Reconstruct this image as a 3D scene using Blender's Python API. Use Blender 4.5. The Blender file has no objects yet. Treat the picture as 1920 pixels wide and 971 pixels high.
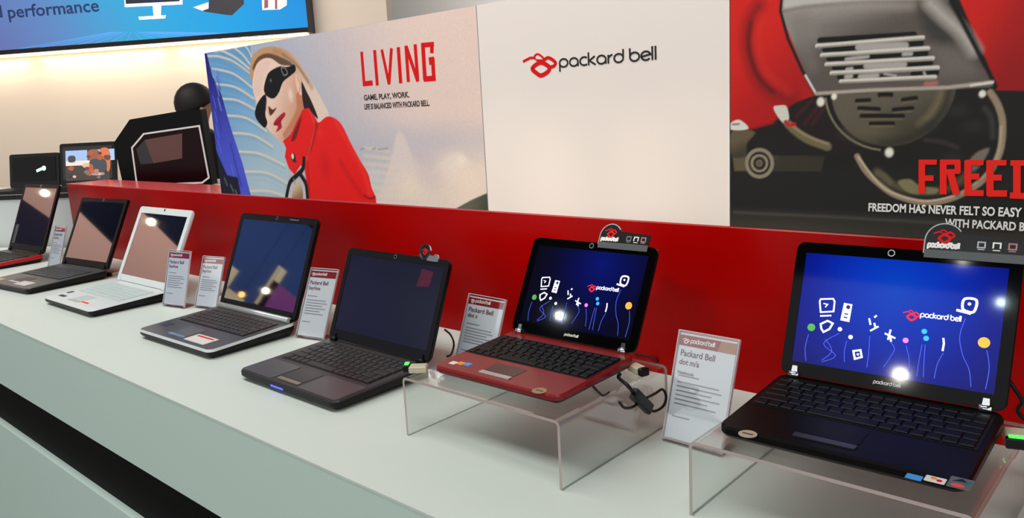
import bpy, math
from mathutils import Vector, Matrix, Euler
PI=math.pi
SC=bpy.context.scene; COL=SC.collection
V=Vector
# ------------------------------------------------------------------ camera (focal length in pixels of a 1920 wide frame)
F=1485.88
CAM=V((0.25345,-1.30380,0.53762))
CR=Euler((1.38103589,0.05325268,0.73124247),'XYZ').to_matrix()
cd=bpy.data.cameras.new('camera'); cam=bpy.data.objects.new('camera',cd); COL.objects.link(cam)
cd.sensor_width=36; cd.lens=36*F/1920; cam.location=CAM; cam.rotation_euler=(1.38103589,0.05325268,0.73124247)
cd.clip_start=.02; cd.clip_end=60
SC.camera=cam
def ray(p): return (CR@V(((p[0]-960)/F,-(p[1]-485.5)/F,-1))).normalized()
def hit(p,o,n):
    d=ray(p); return CAM+d*((V(o)-CAM).dot(V(n))/d.dot(V(n)))
def onz(p,z): return hit(p,(0,0,z),(0,0,1))
# ------------------------------------------------------------------ materials
def s2l(c): return tuple((x/255/12.92 if x/255<=.04045 else ((x/255+.055)/1.055)**2.4) for x in c)+(1,)
MATS={}
def mat(name,rgb,rough=.5,spec=.5,metal=0,emit=0,coat=0,ior=1.45,noise=0,nscale=30):
    if name in MATS: return MATS[name]
    m=bpy.data.materials.new(name); m.use_nodes=True; MATS[name]=m
    nt=m.node_tree; b=nt.nodes['Principled BSDF']; c=s2l(rgb)
    b.inputs['Base Color'].default_value=c; b.inputs['Roughness'].default_value=rough
    b.inputs['Metallic'].default_value=metal; b.inputs['Specular IOR Level'].default_value=spec
    b.inputs['IOR'].default_value=ior; b.inputs['Coat Weight'].default_value=coat; b.inputs['Coat Roughness'].default_value=.05
    if emit: b.inputs['Emission Color'].default_value=c; b.inputs['Emission Strength'].default_value=emit
    if noise:
        tc=nt.nodes.new('ShaderNodeTexCoord'); n=nt.nodes.new('ShaderNodeTexNoise'); n.inputs['Scale'].default_value=nscale
        r=nt.nodes.new('ShaderNodeMapRange'); r.inputs[3].default_value=1-noise; r.inputs[4].default_value=1+noise
        mx=nt.nodes.new('ShaderNodeVectorMath'); mx.operation='SCALE'; mx.inputs[0].default_value=c[:3]
        nt.links.new(tc.outputs['Object'],n.inputs['Vector']); nt.links.new(n.outputs[0],r.inputs[0])
        nt.links.new(r.outputs[0],mx.inputs['Scale']); nt.links.new(mx.outputs[0],b.inputs['Base Color'])
    return m
def grad(name,stops,axis=0,lo=0,hi=1,emit=0,rough=.5,spec=.3,noise=0,nscale=3,vec=None,ior=1.45):
    """colour ramp along a direction of the thing itself (printed or displayed picture)"""
    m=bpy.data.materials.new(name); m.use_nodes=True; nt=m.node_tree; b=nt.nodes['Principled BSDF']
    tc=nt.nodes.new('ShaderNodeTexCoord'); d=nt.nodes.new('ShaderNodeVectorMath'); d.operation='DOT_PRODUCT'
    v=vec or [(1,0,0),(0,1,0),(0,0,1)][axis]; d.inputs[1].default_value=v
    nt.links.new(tc.outputs['Object'],d.inputs[0])
    r=nt.nodes.new('ShaderNodeMapRange'); r.inputs[1].default_value=lo; r.inputs[2].default_value=hi
    src=d.outputs['Value']
    if noise:
        n=nt.nodes.new('ShaderNodeTexNoise'); n.inputs['Scale'].default_value=nscale; nt.links.new(tc.outputs['Object'],n.inputs['Vector'])
        a=nt.nodes.new('ShaderNodeMath'); a.operation='MULTIPLY_ADD'; a.inputs[1].default_value=noise; nt.links.new(n.outputs[0],a.inputs[0]); nt.links.new(src,a.inputs[2]); src=a.outputs[0]
    nt.links.new(src,r.inputs[0]); cr=nt.nodes.new('ShaderNodeValToRGB'); nt.links.new(r.outputs[0],cr.inputs[0])
    el=cr.color_ramp.elements
    for i,(p,c) in enumerate(stops):
        e=el[i] if i<2 else el.new(p)
        e.position=p; e.color=s2l(c)
    nt.links.new(cr.outputs[0],b.inputs['Base Color'])
    b.inputs['Roughness'].default_value=rough; b.inputs['Specular IOR Level'].default_value=spec; b.inputs['IOR'].default_value=ior
    if emit:
        nt.links.new(cr.outputs[0],b.inputs['Emission Color']); b.inputs['Emission Strength'].default_value=emit
        mm=nt.nodes.new('ShaderNodeVectorMath'); mm.operation='SCALE'; mm.inputs['Scale'].default_value=.1; nt.links.new(cr.outputs[0],mm.inputs[0]); nt.links.new(mm.outputs[0],b.inputs['Base Color'])
    return m
def acrylic(name,tint,gl=.12):
    m=bpy.data.materials.new(name); m.use_nodes=True; nt=m.node_tree; nt.nodes.clear()
    o=nt.nodes.new('ShaderNodeOutputMaterial'); t=nt.nodes.new('ShaderNodeBsdfTransparent'); t.inputs[0].default_value=tint
    g=nt.nodes.new('ShaderNodeBsdfGlossy'); g.inputs['Roughness'].default_value=.06; g.inputs[0].default_value=(.9,.9,.9,1)
    lw=nt.nodes.new('ShaderNodeLayerWeight'); lw.inputs[0].default_value=.5
    pw=nt.nodes.new('ShaderNodeMath'); pw.operation='POWER'; pw.inputs[1].default_value=4; nt.links.new(lw.outputs['Facing'],pw.inputs[0])
    f=nt.nodes.new('ShaderNodeMath'); f.operation='MULTIPLY_ADD'; f.inputs[1].default_value=.8; f.inputs[2].default_value=.085; nt.links.new(pw.outputs[0],f.inputs[0])
    mx=nt.nodes.new('ShaderNodeMixShader')
    nt.links.new(f.outputs[0],mx.inputs[0]); nt.links.new(t.outputs[0],mx.inputs[1]); nt.links.new(g.outputs[0],mx.inputs[2]); nt.links.new(mx.outputs[0],o.inputs[0])
    return m
# ------------------------------------------------------------------ mesh builder
class MB:
    def __init__(s): s.v=[]; s.f=[]; s.m=[]; s.sm=[]
    def add(s,vs,fs,mi=0,smooth=False):
        k=len(s.v); s.v+= [V(v) for v in vs]
        for f in fs: s.f.append([k+i for i in f]); s.m.append(mi); s.sm.append(smooth)
        return s
    def box(s,a,b,mi=0,T=None,bev=0):
        x0,y0,z0=a; x1,y1,z1=b
        if bev:
            e=bev; pts=[]
            L0=[(x0+e,y0+e,z0),(x1-e,y0+e,z0),(x1-e,y1-e,z0),(x0+e,y1-e,z0)]
            L1=[(x0,y0,z0+e),(x1,y0,z0+e),(x1,y1,z0+e),(x0,y1,z0+e)]
            L2=[(x0,y0,z1-e),(x1,y0,z1-e),(x1,y1,z1-e),(x0,y1,z1-e)]
            L3=[(x0+e,y0+e,z1),(x1-e,y0+e,z1),(x1-e,y1-e,z1),(x0+e,y1-e,z1)]
            return s.loft([L0,L1,L2,L3],mi,T)
        return s.loft([[(x0,y0,z0),(x1,y0,z0),(x1,y1,z0),(x0,y1,z0)],[(x0,y0,z1),(x1,y0,z1),(x1,y1,z1),(x0,y1,z1)]],mi,T)
    def loft(s,rings,mi=0,T=None,smooth=False,caps=(True,True),band=None):
        n=len(rings[0]); vs=[p for r in rings for p in r]
        if T: vs=[T(p) for p in vs]
        k=len(s.v); s.v+=[V(v) for v in vs]
        for j in range(len(rings)-1):
            for i in range(n):
                s.f.append([k+j*n+i,k+j*n+(i+1)%n,k+(j+1)*n+(i+1)%n,k+(j+1)*n+i]); s.m.append(band[j+1] if band else mi); s.sm.append(smooth)
        if caps[0]: s.f.append([k+i for i in range(n)][::-1]); s.m.append(band[0] if band else mi); s.sm.append(False)
        if caps[1]: s.f.append([k+(len(rings)-1)*n+i for i in range(n)]); s.m.append(band[-1] if band else mi); s.sm.append(False)
        return s
    def prism(s,poly,h0,h1,T,mi=0):
        """poly in 2D, extruded along the third coordinate, T maps (a,b,h) to space"""
        return s.loft([[(a,b,h0) for a,b in poly],[(a,b,h1) for a,b in poly]],mi,T)
    def tube(s,path,r,mi=0,seg=8,T=None):
        P=[V(p) for p in path]; rings=[]; up=V((0,0,1)); prev=None
        for i,p in enumerate(P):
            d=(P[min(i+1,len(P)-1)]-P[max(i-1,0)]).normalized()
            if prev is None:
                a=d.orthogonal().normalized()
            else:
                a=(prev-d*prev.dot(d)).normalized()
            prev=a; b=d.cross(a); rr=r[i] if isinstance(r,(list,tuple)) else r
            rings.append([p+(a*math.cos(2*PI*k/seg)+b*math.sin(2*PI*k/seg))*rr for k in range(seg)])
        return s.loft(rings,mi,T,True)
    def stroke(s,pts,w,h0,h1,T,mi=0,closed=False,butt=False):
        """a flat line of width w along 2D points, thickness h0..h1"""
        P=[V((p[0],p[1])) for p in pts]; n=len(P); L=[];R=[]
        for i in range(n):
            a=P[(i-1)%n] if (closed or i>0) else P[i]; b=P[(i+1)%n] if (closed or i<n-1) else P[i]
            d1=(P[i]-a); d2=(b-P[i])
            d1=d1.normalized() if d1.length>1e-9 else d2.normalized(); d2=d2.normalized() if d2.length>1e-9 else d1
            t=(d1+d2); t=t.normalized() if t.length>1e-6 else d1
            nn=V((-t.y,t.x)); c=max(.5,nn.dot(V((-d1.y,d1.x))))
            L.append(P[i]+nn*w/2/c); R.append(P[i]-nn*w/2/c)
        s.k=getattr(s,'k',0)+1; h1=h1+s.k*.000012
        m=n if closed else n-1
        for i in range(m):
            j=(i+1)%n
            q=[L[i],R[i],R[j],L[j]]
            s.prism([(a.x,a.y) for a in q],h0,h1,T,mi)
        return s
    def disc(s,c,r,h0,h1,T,mi=0,n=20,ry=None):
        ry=ry or r
        return s.prism([(c[0]+r*math.cos(2*PI*k/n),c[1]+ry*math.sin(2*PI*k/n)) for k in range(n)],h0,h1,T,mi)
    def ball(s,c,r,mi=0,seg=14,rings=9,sc=(1,1,1)):
        c=V(c); R=[]
        for j in range(1,rings):
            a=PI*j/rings
            R.append([c+V((r*sc[0]*math.sin(a)*math.cos(2*PI*k/seg),r*sc[1]*math.sin(a)*math.sin(2*PI*k/seg),-r*sc[2]*math.cos(a))) for k in range(seg)])
        return s.loft(R,mi,None,True)
def smooth_pts(pts,closed=True,n=6):
    """Catmull-Rom resampling of 2D points"""
    out=[]; N=len(pts); P=[V((p[0],p[1])) for p in pts]
    rng=range(N) if closed else range(N-1)
    for i in rng:
        if closed: a,b,c,d=P[(i-1)%N],P[i],P[(i+1)%N],P[(i+2)%N]
        else: a,b,c,d=P[max(i-1,0)],P[i],P[i+1],P[min(i+2,N-1)]
        for k in range(n):
            t=k/n; q=.5*((2*b)+(c-a)*t+(2*a-5*b+4*c-d)*t*t+(3*b-a-3*c+d)*t**3); out.append((q.x,q.y))
    if not closed: out.append((P[-1].x,P[-1].y))
    return out
def obj(name,mb,mats,parent=None,flip=True):
    me=bpy.data.meshes.new(name); me.from_pydata([tuple(v) for v in mb.v],[],mb.f)
    for m in (mats if isinstance(mats,(list,tuple)) else [mats]): me.materials.append(m)
    for p,mi,sm in zip(me.polygons,mb.m,mb.sm): p.material_index=mi; p.use_smooth=sm
    import bmesh
    bm=bmesh.new(); bm.from_mesh(me); bmesh.ops.recalc_face_normals(bm,faces=bm.faces); bm.to_mesh(me); bm.free()
    o=bpy.data.objects.new(name,me); COL.objects.link(o)
    if parent: o.parent=parent
    return o
def tag(o,label,cat,group=None):
    o['label']=label; o['category']=cat
    if group: o['group']=group
    return o
def struct(o): o['kind']='structure'; return o
def thing(name,label,cat,loc=(0,0,0),rz=0,group=None):
    o=bpy.data.objects.new(name,None); COL.objects.link(o); o.location=loc; o.rotation_euler=(0,0,rz); o.empty_display_size=.05
    return tag(o,label,cat,group)
IDT=lambda p:V(p)
def rrect(x0,y0,x1,y1,r,n=5):
    out=[]
    for cx,cy,a0 in ((x1-r,y0+r,-PI/2),(x1-r,y1-r,0),(x0+r,y1-r,PI/2),(x0+r,y0+r,PI)):
        for k in range(n+1):
            a=a0+PI/2*k/n; out.append((cx+r*math.cos(a),cy+r*math.sin(a)))
    return out
_tc={}
def text_mesh(s,bold=.02):
    key=(s,bold)
    if key in _tc: return _tc[key]
    c=bpy.data.curves.new('lettering','FONT'); c.body=s; c.size=1; c.offset=bold; c.resolution_u=3
    o=bpy.data.objects.new('lettering',c); COL.objects.link(o)
    dg=bpy.context.evaluated_depsgraph_get(); dg.update(); me=bpy.data.meshes.new_from_object(o.evaluated_get(dg))
    vs=[(v.co.x,v.co.y) for v in me.vertices]; fs=[list(p.vertices) for p in me.polygons]
    bpy.data.objects.remove(o); bpy.data.curves.remove(c); bpy.data.meshes.remove(me)
    x0=min(v[0] for v in vs); x1=max(v[0] for v in vs)
    _tc[key]=([( (x-x0)/(x1-x0),y/.72) for x,y in vs],fs); return _tc[key]
def add_text(mb,s,p0,p1,up,h,T,mi=0,bold=.02,shear=0):
    """lettering from p0 to p1 (2D baseline), cap height vector up, at offset h, T maps to space"""
    vs,fs=text_mesh(s,bold); p0=V(p0);p1=V(p1);up=V(up)
    out=[]
    for x,y in vs:
        q=p0+(p1-p0)*(x+shear*y)+up*y; out.append(T((q.x,q.y,h)))
    mb.add(out,fs,mi)
# stroke alphabet of the round brand lettering (x-height 1)
def arc(cx,cy,r,a0,a1,n=10): return [(cx+r*math.cos(math.radians(a0+(a1-a0)*k/n)),cy+r*math.sin(math.radians(a0+(a1-a0)*k/n))) for k in range(n+1)]
GL={'p':(1.12,[arc(.5,.5,.45,0,360,18),[(.06,.5),(.06,-.45)]]),
    'a':(1.12,[arc(.5,.5,.45,0,360,18),[(.95,.6),(.95,.02)]]),
    'c':(.88,[arc(.5,.5,.45,50,310,14)]),
    'k':(.92,[[(.08,1.42),(.08,0)],[(.75,.95),(.15,.5),(.8,.02)]]),
    'r':(.62,[[(.08,.95),(.08,.02)],arc(.55,.45,.47,180,95,6)]),
    'd':(1.2,[arc(.5,.5,.45,0,360,18),[(.95,.5),(.95,1.42)]]),
    'b':(1.08,[arc(.5,.5,.45,0,360,18),[(.06,.5),(.06,1.42)]]),
    'e':(1.02,[[(.08,.42),(.92,.62)]+arc(.5,.5,.45,15,320,14)]),
    'l':(.3,[[(.08,1.42),(.08,.02)]]),' ':(.35,[])}
def brand_text(mb,p0,p1,up,w,h0,h1,T,mi=0,s='packard bell'):
    tot=sum(GL[c][0] for c in s)-.2; p0=V(p0);p1=V(p1);up=V(up); x=0
    for c in s:
        for st in GL[c][1]:
            pts=[]
            for a,b in st:
                q=p0+(p1-p0)*((x+a)/tot)+up*b; pts.append((q.x,q.y))
            mb.stroke(pts,w,h0,h1,T,mi)
        x+=GL[c][0]
LOGO=[(smooth_pts([(195,398),(300,325),(410,380),(395,440),(310,490),(250,460)],True,5),44,1),
      (smooth_pts([(330,305),(400,262),(490,320),(470,370),(420,380)],False,5),34,0),
      (smooth_pts([(235,285),(225,240),(265,215),(320,250),(345,290),(290,295)],True,5),20,0),
      ([(75,312),(165,265),(235,262)],26,0)]
def brand_logo(mb,c,s,h0,h1,T,mi=0,k=1):
    """the brand's red lips emblem centred on c, s = size of one drawing unit"""
    for pts,w,cl in LOGO:
        mb.stroke([(c[0]+(x-300)*s,c[1]-(y-360)*s) for x,y in pts],w*s*k,h0,h1,T,mi,closed=bool(cl))

# ------------------------------------------------------------------ base materials
M_white=mat('white_laminate',(213,222,214),.42,.3,noise=.012,nscale=3)
M_front=mat('pale_green_grey_panel',(204,225,216),.5,.3,noise=.012,nscale=3)
M_black=mat('black_plastic',(9,9,10),.38,.3)
M_strip=mat('black_plinth_strip',(10,9,8),.6,.1)
M_red=mat('red_laminate',(166,2,1),.25,.14)
M_redtop=mat('red_laminate_top',(176,8,12),.4,.3)
M_cream=mat('cream_wall_paint',(220,204,188),.7,.2,noise=.02,nscale=2)
M_grey=mat('light_grey_wall_paint',(214,210,206),.7,.2)
M_dark=mat('dark_ceiling_paint',(46,46,50),.8,.2)
M_floor=mat('grey_exhibition_carpet',(120,118,116),.95,.1,noise=.15,nscale=60)
M_silver=mat('silver_metal',(200,200,205),.25,.5,.9)
M_chrome=mat('chrome',(215,215,220),.12,.5,1)
M_ink=mat('dark_ink',(38,30,34),.6)
M_redink=mat('red_ink',(222,6,16),.5,.25)
M_whiteink=mat('white_ink',(235,232,228),.5)
M_glossblack=mat('gloss_black',(5,5,6),.06,.16)
M_deadscreen=mat('dark_glass_screen',(9,9,15),.03,1.0,ior=2.1)
M_acr=acrylic('clear_acrylic',(.93,.945,.94,1))
M_acredge=mat('polished_acrylic_edge',(176,160,156),.2,.6)  # pinkish tint of red reflections put into the edge colour
M_green=mat('green_indicator_light',(60,255,70),.4,emit=2.5)
M_blueled=mat('blue_indicator_light',(70,80,255),.4,emit=1.5)

H=.3059; T_=.4538; D=.66
# ------------------------------------------------------------------ setting
b=MB(); b.box((-10,-7,-.94),(4,7,-.92)); struct(obj('floor',b,M_floor))
b=MB(); b.box((-10,-7,3.3),(4,7,3.4)); struct(obj('ceiling',b,M_dark))
b=MB(); b.box((-10,-7,-.92),(-9.9,7,3.3)); struct(obj('wall_left',b,mat('navy_wall_paint',(30,38,66),.8,.2)))
hq_=thing('added_partition','tan partition with dark base, added unseen for screens to reflect','partition',(-8.95,-.9,-.92)); obj('panel',MB().box((-.05,-2.85,2.3),(.05,2.9,3.02)),mat('tan_wall_paint',(200,160,148),.8,.2),hq_); obj('dark_base',MB().box((-.05,-2.85,0),(.05,2.9,2.3)),mat('dark_blue_base',(34,32,52),.7,.2),hq_)  # unseen partition added for the laptop screens to reflect
hb_=thing('added_blue_wall','blue wall with pale patches, added unseen for screens to reflect','partition',(-8.95,-5.6,-.92))  # unseen blue wall, added to colour the screen reflections
obj('panel',MB().box((-.05,-3.0,0),(.05,1.8,4.0)),mat('blue_partition_paint',(40,66,120),.7,.2),hb_)
for i_,(a_,c_,e_,f_,m_) in enumerate(((1.3,1.6,2.6,2.9,'w'),(.25,.8,2.35,3.1,'p'),(1.0,1.35,2.35,2.65,'w'),(.1,.9,2.0,2.3,'w'),(.7,.85,2.7,3.3,'w'))):
    obj('poster',MB().box((.05,a_,e_),(.06,c_,f_)),mat('backdrop_pale' if m_=='w' else 'backdrop_purple',(214,196,160) if m_=='w' else (130,60,130),.6,.2),hb_)  # pale patches added as shapes for the screens to reflect
b=MB(); b.box((-9.9,5.2,-.92),(4,5.3,3.3)); struct(obj('wall_far',b,M_grey))
# rear booth wall, turned against the display wall
A=CAM+ray((578,60))*5.2; B=onz((0,103),A.z); K=onz((600,57),A.z)
U=(A-B).normalized(); N=V((-U.y,U.x,0))      # U along the wall to the right, N away from the viewer
def uw(a,n,z): return U*a+N*n+V((0,0,z))
Au=A.dot(U); An=A.dot(N); Kn=An+.11
wallR=hit((725,20),N*Kn,N).dot(U)
b=MB(); b.loft([[(Au-4.5,Kn,-.92),(wallR,Kn,-.92),(wallR,Kn+.1,-.92),(Au-4.5,Kn+.1,-.92)],[(Au-4.5,Kn,2.1),(wallR,Kn,2.1),(wallR,Kn+.1,2.1),(Au-4.5,Kn+.1,2.1)]],0,lambda p:uw(*p))
struct(obj('wall_back',b,M_cream))
# ------------------------------------------------------------------ display counter
ct=thing('display_counter','long white display counter with black strip, carrying the row of laptops','counter',(-1,-.33,-.92))
def pj(x,y,z): return (x+1,y+.33,z+.92)
def cprism(mb,off,z0,z1,mi=0,inset=0):
    fp=[(-4.90+inset,-.646),(-4.90+inset,-D+inset),(1.6-inset,-D+inset),(1.6-inset,0),(-3.88,0)]
    mb.loft([[pj(x,y,z0) for x,y in fp],[pj(x,y,z1) for x,y in fp]],mi)
    return mb
obj('worktop',cprism(MB(),0,-.004,0),M_white,ct)
obj('front_panel',cprism(MB(),0,-.2078,-.004,inset=.0006),M_front,ct)
obj('recessed_strip',cprism(MB(),0,-.3625,-.2078,inset=.022),M_strip,ct)
obj('lower_panel',cprism(MB(),0,-.92,-.3625,inset=.002),M_front,ct)
# red upstand behind the laptops
rb=thing('red_backboard','long red ledge box running behind the laptops under the posters','backboard',(0,0,0)); obj('front_panel',MB().box((-3.627,0.0005,-.92),(1.6,.177,H-.003)),M_red,rb); obj('ledge_top',MB().box((-3.629,0.0001,H-.003),(1.6,.178,H)),mat('red_laminate_lit_top',(222,72,72),.2,.8,ior=1.6),rb)  # ledge top made paler: reflected light is put into its colour
# ------------------------------------------------------------------ poster wall (plane y = 0, above the ledge)
PO=lambda p:V((p[0],-p[2],p[1]))            # (x,z,height in front)
def pp(p):                                   # photo point on the printed plane
    q=hit(p,(0,0,0),(0,1,0)); return (q.x,q.z)
def ppz(pts,sc,ox,oy): return [pp((x/sc+ox,y/sc+oy)) for x,y in pts]
def pscale(p,px):                            # metres per px at that point
    a=pp(p); c=pp((p[0],p[1]+px)); return abs(a[1]-c[1])
x0,x1,x2,x3=-2.2336,-1.006,-.4051,.85
def clipz(pts,lo=None,hi=None,xlo=None,xhi=None):
    out=[]
    for x,z in pts:
        if lo is not None: z=max(z,lo)
        if hi is not None: z=min(z,hi)
        if xlo is not None: x=max(x,xlo)
        if xhi is not None: x=min(x,xhi)
        out.append((x,z))
    return out
zlo,zhi=H+.0008,H+T_-.001
_lay=[0]
def flat(name,parent,mats,polys,hh):
    mb=MB()
    for it in polys:
        pts,mi=it if isinstance(it,tuple) and isinstance(it[1],int) else (it,0)
        n=len(pts)
        mb.prism(clipz(pts,zlo,zhi,parent['xl']+.001,parent['xr']-.001),0.0002,hh,PO,mi)
    return obj(name,mb,mats,parent)
def board(name,label,xa,xb,m,cat='poster',top=zhi):
    t=thing(name,label,cat,(0,0,0)); t['xl']=xa; t['xr']=xb
    mb=MB(); mb.box((xa+.0008,0,H+.0002),(xb-.0008,.035,H+T_)); obj('board',mb,m,t); return t
# --- painted prints: a fine grid of coloured points, brushed with soft shapes
import numpy as np
class Canvas:
    def __init__(c,xs,zs,bg):
        c.xs=np.asarray(xs);c.zs=np.asarray(zs); c.X,c.Z=np.meshgrid(c.xs,c.zs); c.im=np.zeros(c.X.shape+(3,)); c.im[:]=np.array(s2l(bg)[:3]); c.rng=np.random.RandomState(4)
    def col(c,col):
        if isinstance(col[0],(tuple,list)):
            a,b,p,q=col; p=np.array(pp(p));q=np.array(pp(q)); d=q-p; t=((c.X-p[0])*d[0]+(c.Z-p[1])*d[1])/(d@d); t=np.clip(t,0,1)[...,None]; t=t*t*(3-2*t)
            return np.array(s2l(a)[:3])*(1-t)+np.array(s2l(b)[:3])*t
        return np.array(s2l(col)[:3])
    def seg(c,P,closed):
        d=np.full(c.X.shape,9.); n=len(P)
        for i in range(n if closed else n-1):
            a=np.array(P[i]);b=np.array(P[(i+1)%n]); v=b-a; L=max(v@v,1e-12)
            t=np.clip(((c.X-a[0])*v[0]+(c.Z-a[1])*v[1])/L,0,1); d=np.minimum(d,(c.X-a[0]-t*v[0])**2+(c.Z-a[1]-t*v[1])**2)
        return np.sqrt(d)
    def mix(c,al,col,op): al=(al*op)[...,None]; c.im=c.im*(1-al)+c.col(col)*al
    def poly(c,P,col,soft=2,op=1):
        soft*=.001; ins=np.zeros(c.X.shape,bool); n=len(P)
        for i in range(n):
            x1_,z1_=P[i];x2_,z2_=P[(i+1)%n]
            if z1_==z2_: continue
            cr=((z1_>c.Z)!=(z2_>c.Z))&(c.X<(x2_-x1_)*(c.Z-z1_)/(z2_-z1_)+x1_); ins^=cr
        d=c.seg(P,True)*np.where(ins,1,-1); t=np.clip(d/soft+.5,0,1); c.mix(t*t*(3-2*t),col,op)
    def line(c,P,w,col,soft=1.2,op=1,closed=False):
        d=c.seg(P,closed); t=np.clip((w*.0005-d)/(soft*.001)+.5,0,1); c.mix(t,col,op)
    def blob(c,p,rx,rz,col,op=1,hard=0):
        p=pp(p); d=np.sqrt(((c.X-p[0])/(rx*.001))**2+((c.Z-p[1])/(rz*.001))**2); t=np.clip((1-d)/(1-hard),0,1); c.mix(t*t*(3-2*t),col,op)
    def build(c,name,parent,h=.0004,grain=.03):
        im=np.clip(c.im*(1+grain*c.rng.randn(*c.X.shape)[...,None]),0,1); nz,nx=c.X.shape
        me=bpy.data.meshes.new(name); co=np.stack([c.X,np.full(c.X.shape,-h),c.Z],-1).reshape(-1,3)
        idx=np.arange(nx*nz).reshape(nz,nx); q=np.stack([idx[:-1,:-1],idx[:-1,1:],idx[1:,1:],idx[1:,:-1]],-1).reshape(-1,4)
        me.from_pydata(co.tolist(),[],q.tolist()); at=me.color_attributes.new('print','FLOAT_COLOR','POINT')
        at.data.foreach_set('color',np.concatenate([im,np.ones(im.shape[:2]+(1,))],-1).astype(np.float32).ravel())
        m=bpy.data.materials.new(name+'_ink'); m.use_nodes=True; nt=m.node_tree; b=nt.nodes['Principled BSDF']; v=nt.nodes.new('ShaderNodeVertexColor'); v.layer_name='print'
        nt.links.new(v.outputs[0],b.inputs['Base Color']); b.inputs['Roughness'].default_value=.5; b.inputs['Specular IOR Level'].default_value=.25
        me.materials.append(m); o=bpy.data.objects.new(name,me); COL.objects.link(o); o.parent=parent; return o
# --- LIVING poster
lp=board('living_poster','wide poster of a blonde woman in sunglasses and red coat, headed LIVING',x0,x1,mat('poster_board',(190,186,192),.5,.25))
z2=lambda pts:ppz(pts,2.428,380,40)          # zoom frames used while measuring the print
z3=lambda pts:ppz(pts,3.131,460,80)
k2=lambda pts,cl=True:z2(smooth_pts(pts,cl,5)); k3=lambda pts,cl=True:z3(smooth_pts(pts,cl,5))
cv=Canvas(np.linspace(x0+.001,x1-.001,560),np.linspace(H+.0008,H+T_-.0005,206),(190,186,196))
full=[(x0-1,0),(x1+1,0),(x1+1,2),(x0-1,2)]
cv.poly(full,((150,172,200),(240,210,197),(560,330),(790,120)),2)
cv.poly(full,((194,186,194),(240,212,200),(600,200),(905,120)),2,.45)
cv.poly(z2([(300,480),(1400,480),(1400,1000),(300,1000)]),((190,186,196),(238,214,196),(760,250),(790,400)),90,.8)
for k in range(7): cv.line(z2([(735,575+36*k),(850+k*24,590+36*k)]),9-k*.3,(222,206,190),5,.6); cv.line(z2([(735,590+36*k),(850+k*24,606+36*k)]),5,(176,190,190),5,.5)
cv.poly(k2([(865,600),(880,520),(905,505),(935,560),(960,620),(1010,660),(1050,740),(1010,800),(960,850),(800,850),(830,720)]),(226,208,200),16,.75)
cv.poly(k2([(1040,680),(1110,620),(1165,595),(1200,635),(1260,650),(1330,700),(1330,800),(1180,850),(1040,860),(980,800)]),(232,212,200),16,.75)
for p,r_,cc in (((800,330),40,(214,196,196)),((850,310),36,(240,222,208)),((880,340),45,(240,218,200)),((770,350),40,(240,220,200)),((700,330),30,(206,206,206)),((790,290),28,(206,190,196)),((865,300),14,(246,230,216))): cv.blob(p,r_*2.2,r_*1.5,cc,.7)
for xx,ww in ((720,16),(775,12),(800,44)): cv.line(z2([(xx,583),(xx+ww,578)]),5,(140,138,146),4,.7)
cv.poly(z2([(1150,853),(1225,812),(1325,768),(1325,900),(1150,900)]),((96,96,78),(70,72,60),(880,370),(915,390)),4)
gt=z2([(0,120),(60,145),(218,108),(225,250),(240,400),(300,500),(385,590),(395,830),(225,830),(180,640),(140,520),(110,420),(62,300),(20,160)])
cv.poly(gt,((96,156,206),(176,196,206),(430,130),(520,360)),4)
cv.blob((470,200),90,190,(120,176,220),.45)
for i,c_ in enumerate([[(25,158),(75,160),(140,182),(215,235)],[(45,215),(140,238),(224,300)],[(62,285),(150,300),(234,352)],[(85,352),(160,360),(240,402)],[(105,428),(200,440),(292,500)],[(130,508),(230,518),(320,570)],[(160,592),(260,602),(375,655)],[(185,684),(290,688),(385,735)],[(215,772),(300,772),(390,800)],[(130,110),(180,150),(218,198)],[(80,130),(150,165),(216,218)],[(175,95),(205,125),(222,160)]]):
    cv.line(k2(c_,False),6.5,(222,208,188),3,.9); cv.line(k2([(x,y+14) for x,y in c_],False),5,(120,140,150),6,.35); cv.line(k2([(x,y+38) for x,y in c_],False),4,(150,180,200),8,.4)
cv.poly(z2([(0,130),(20,150),(45,250),(85,330),(110,420),(140,520),(180,640),(230,830),(90,830),(0,500)]),((24,30,120),(74,84,205),(388,110),(440,330)),3)
for k in range(26):
    a=(k*37%100)/100; b_=(k*61%100)/100; x=30+a*(40+b_*110); y=200+b_*560; cv.line(z2([(x,y),(x+14,y+52)]),5+6*a,[(36,40,140),(96,110,225),(28,30,96),(120,140,235)][k%4],4,.55)
cv.poly(z2([(0,560),(58,575),(85,640),(112,700),(160,710),(182,830),(0,830)]),(18,22,40),6)
for p in ((100,715),(128,745),(150,770)): cv.line(z2([p,(p[0]+12,p[1]+30)]),8,(96,110,110),5,.7)
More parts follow.
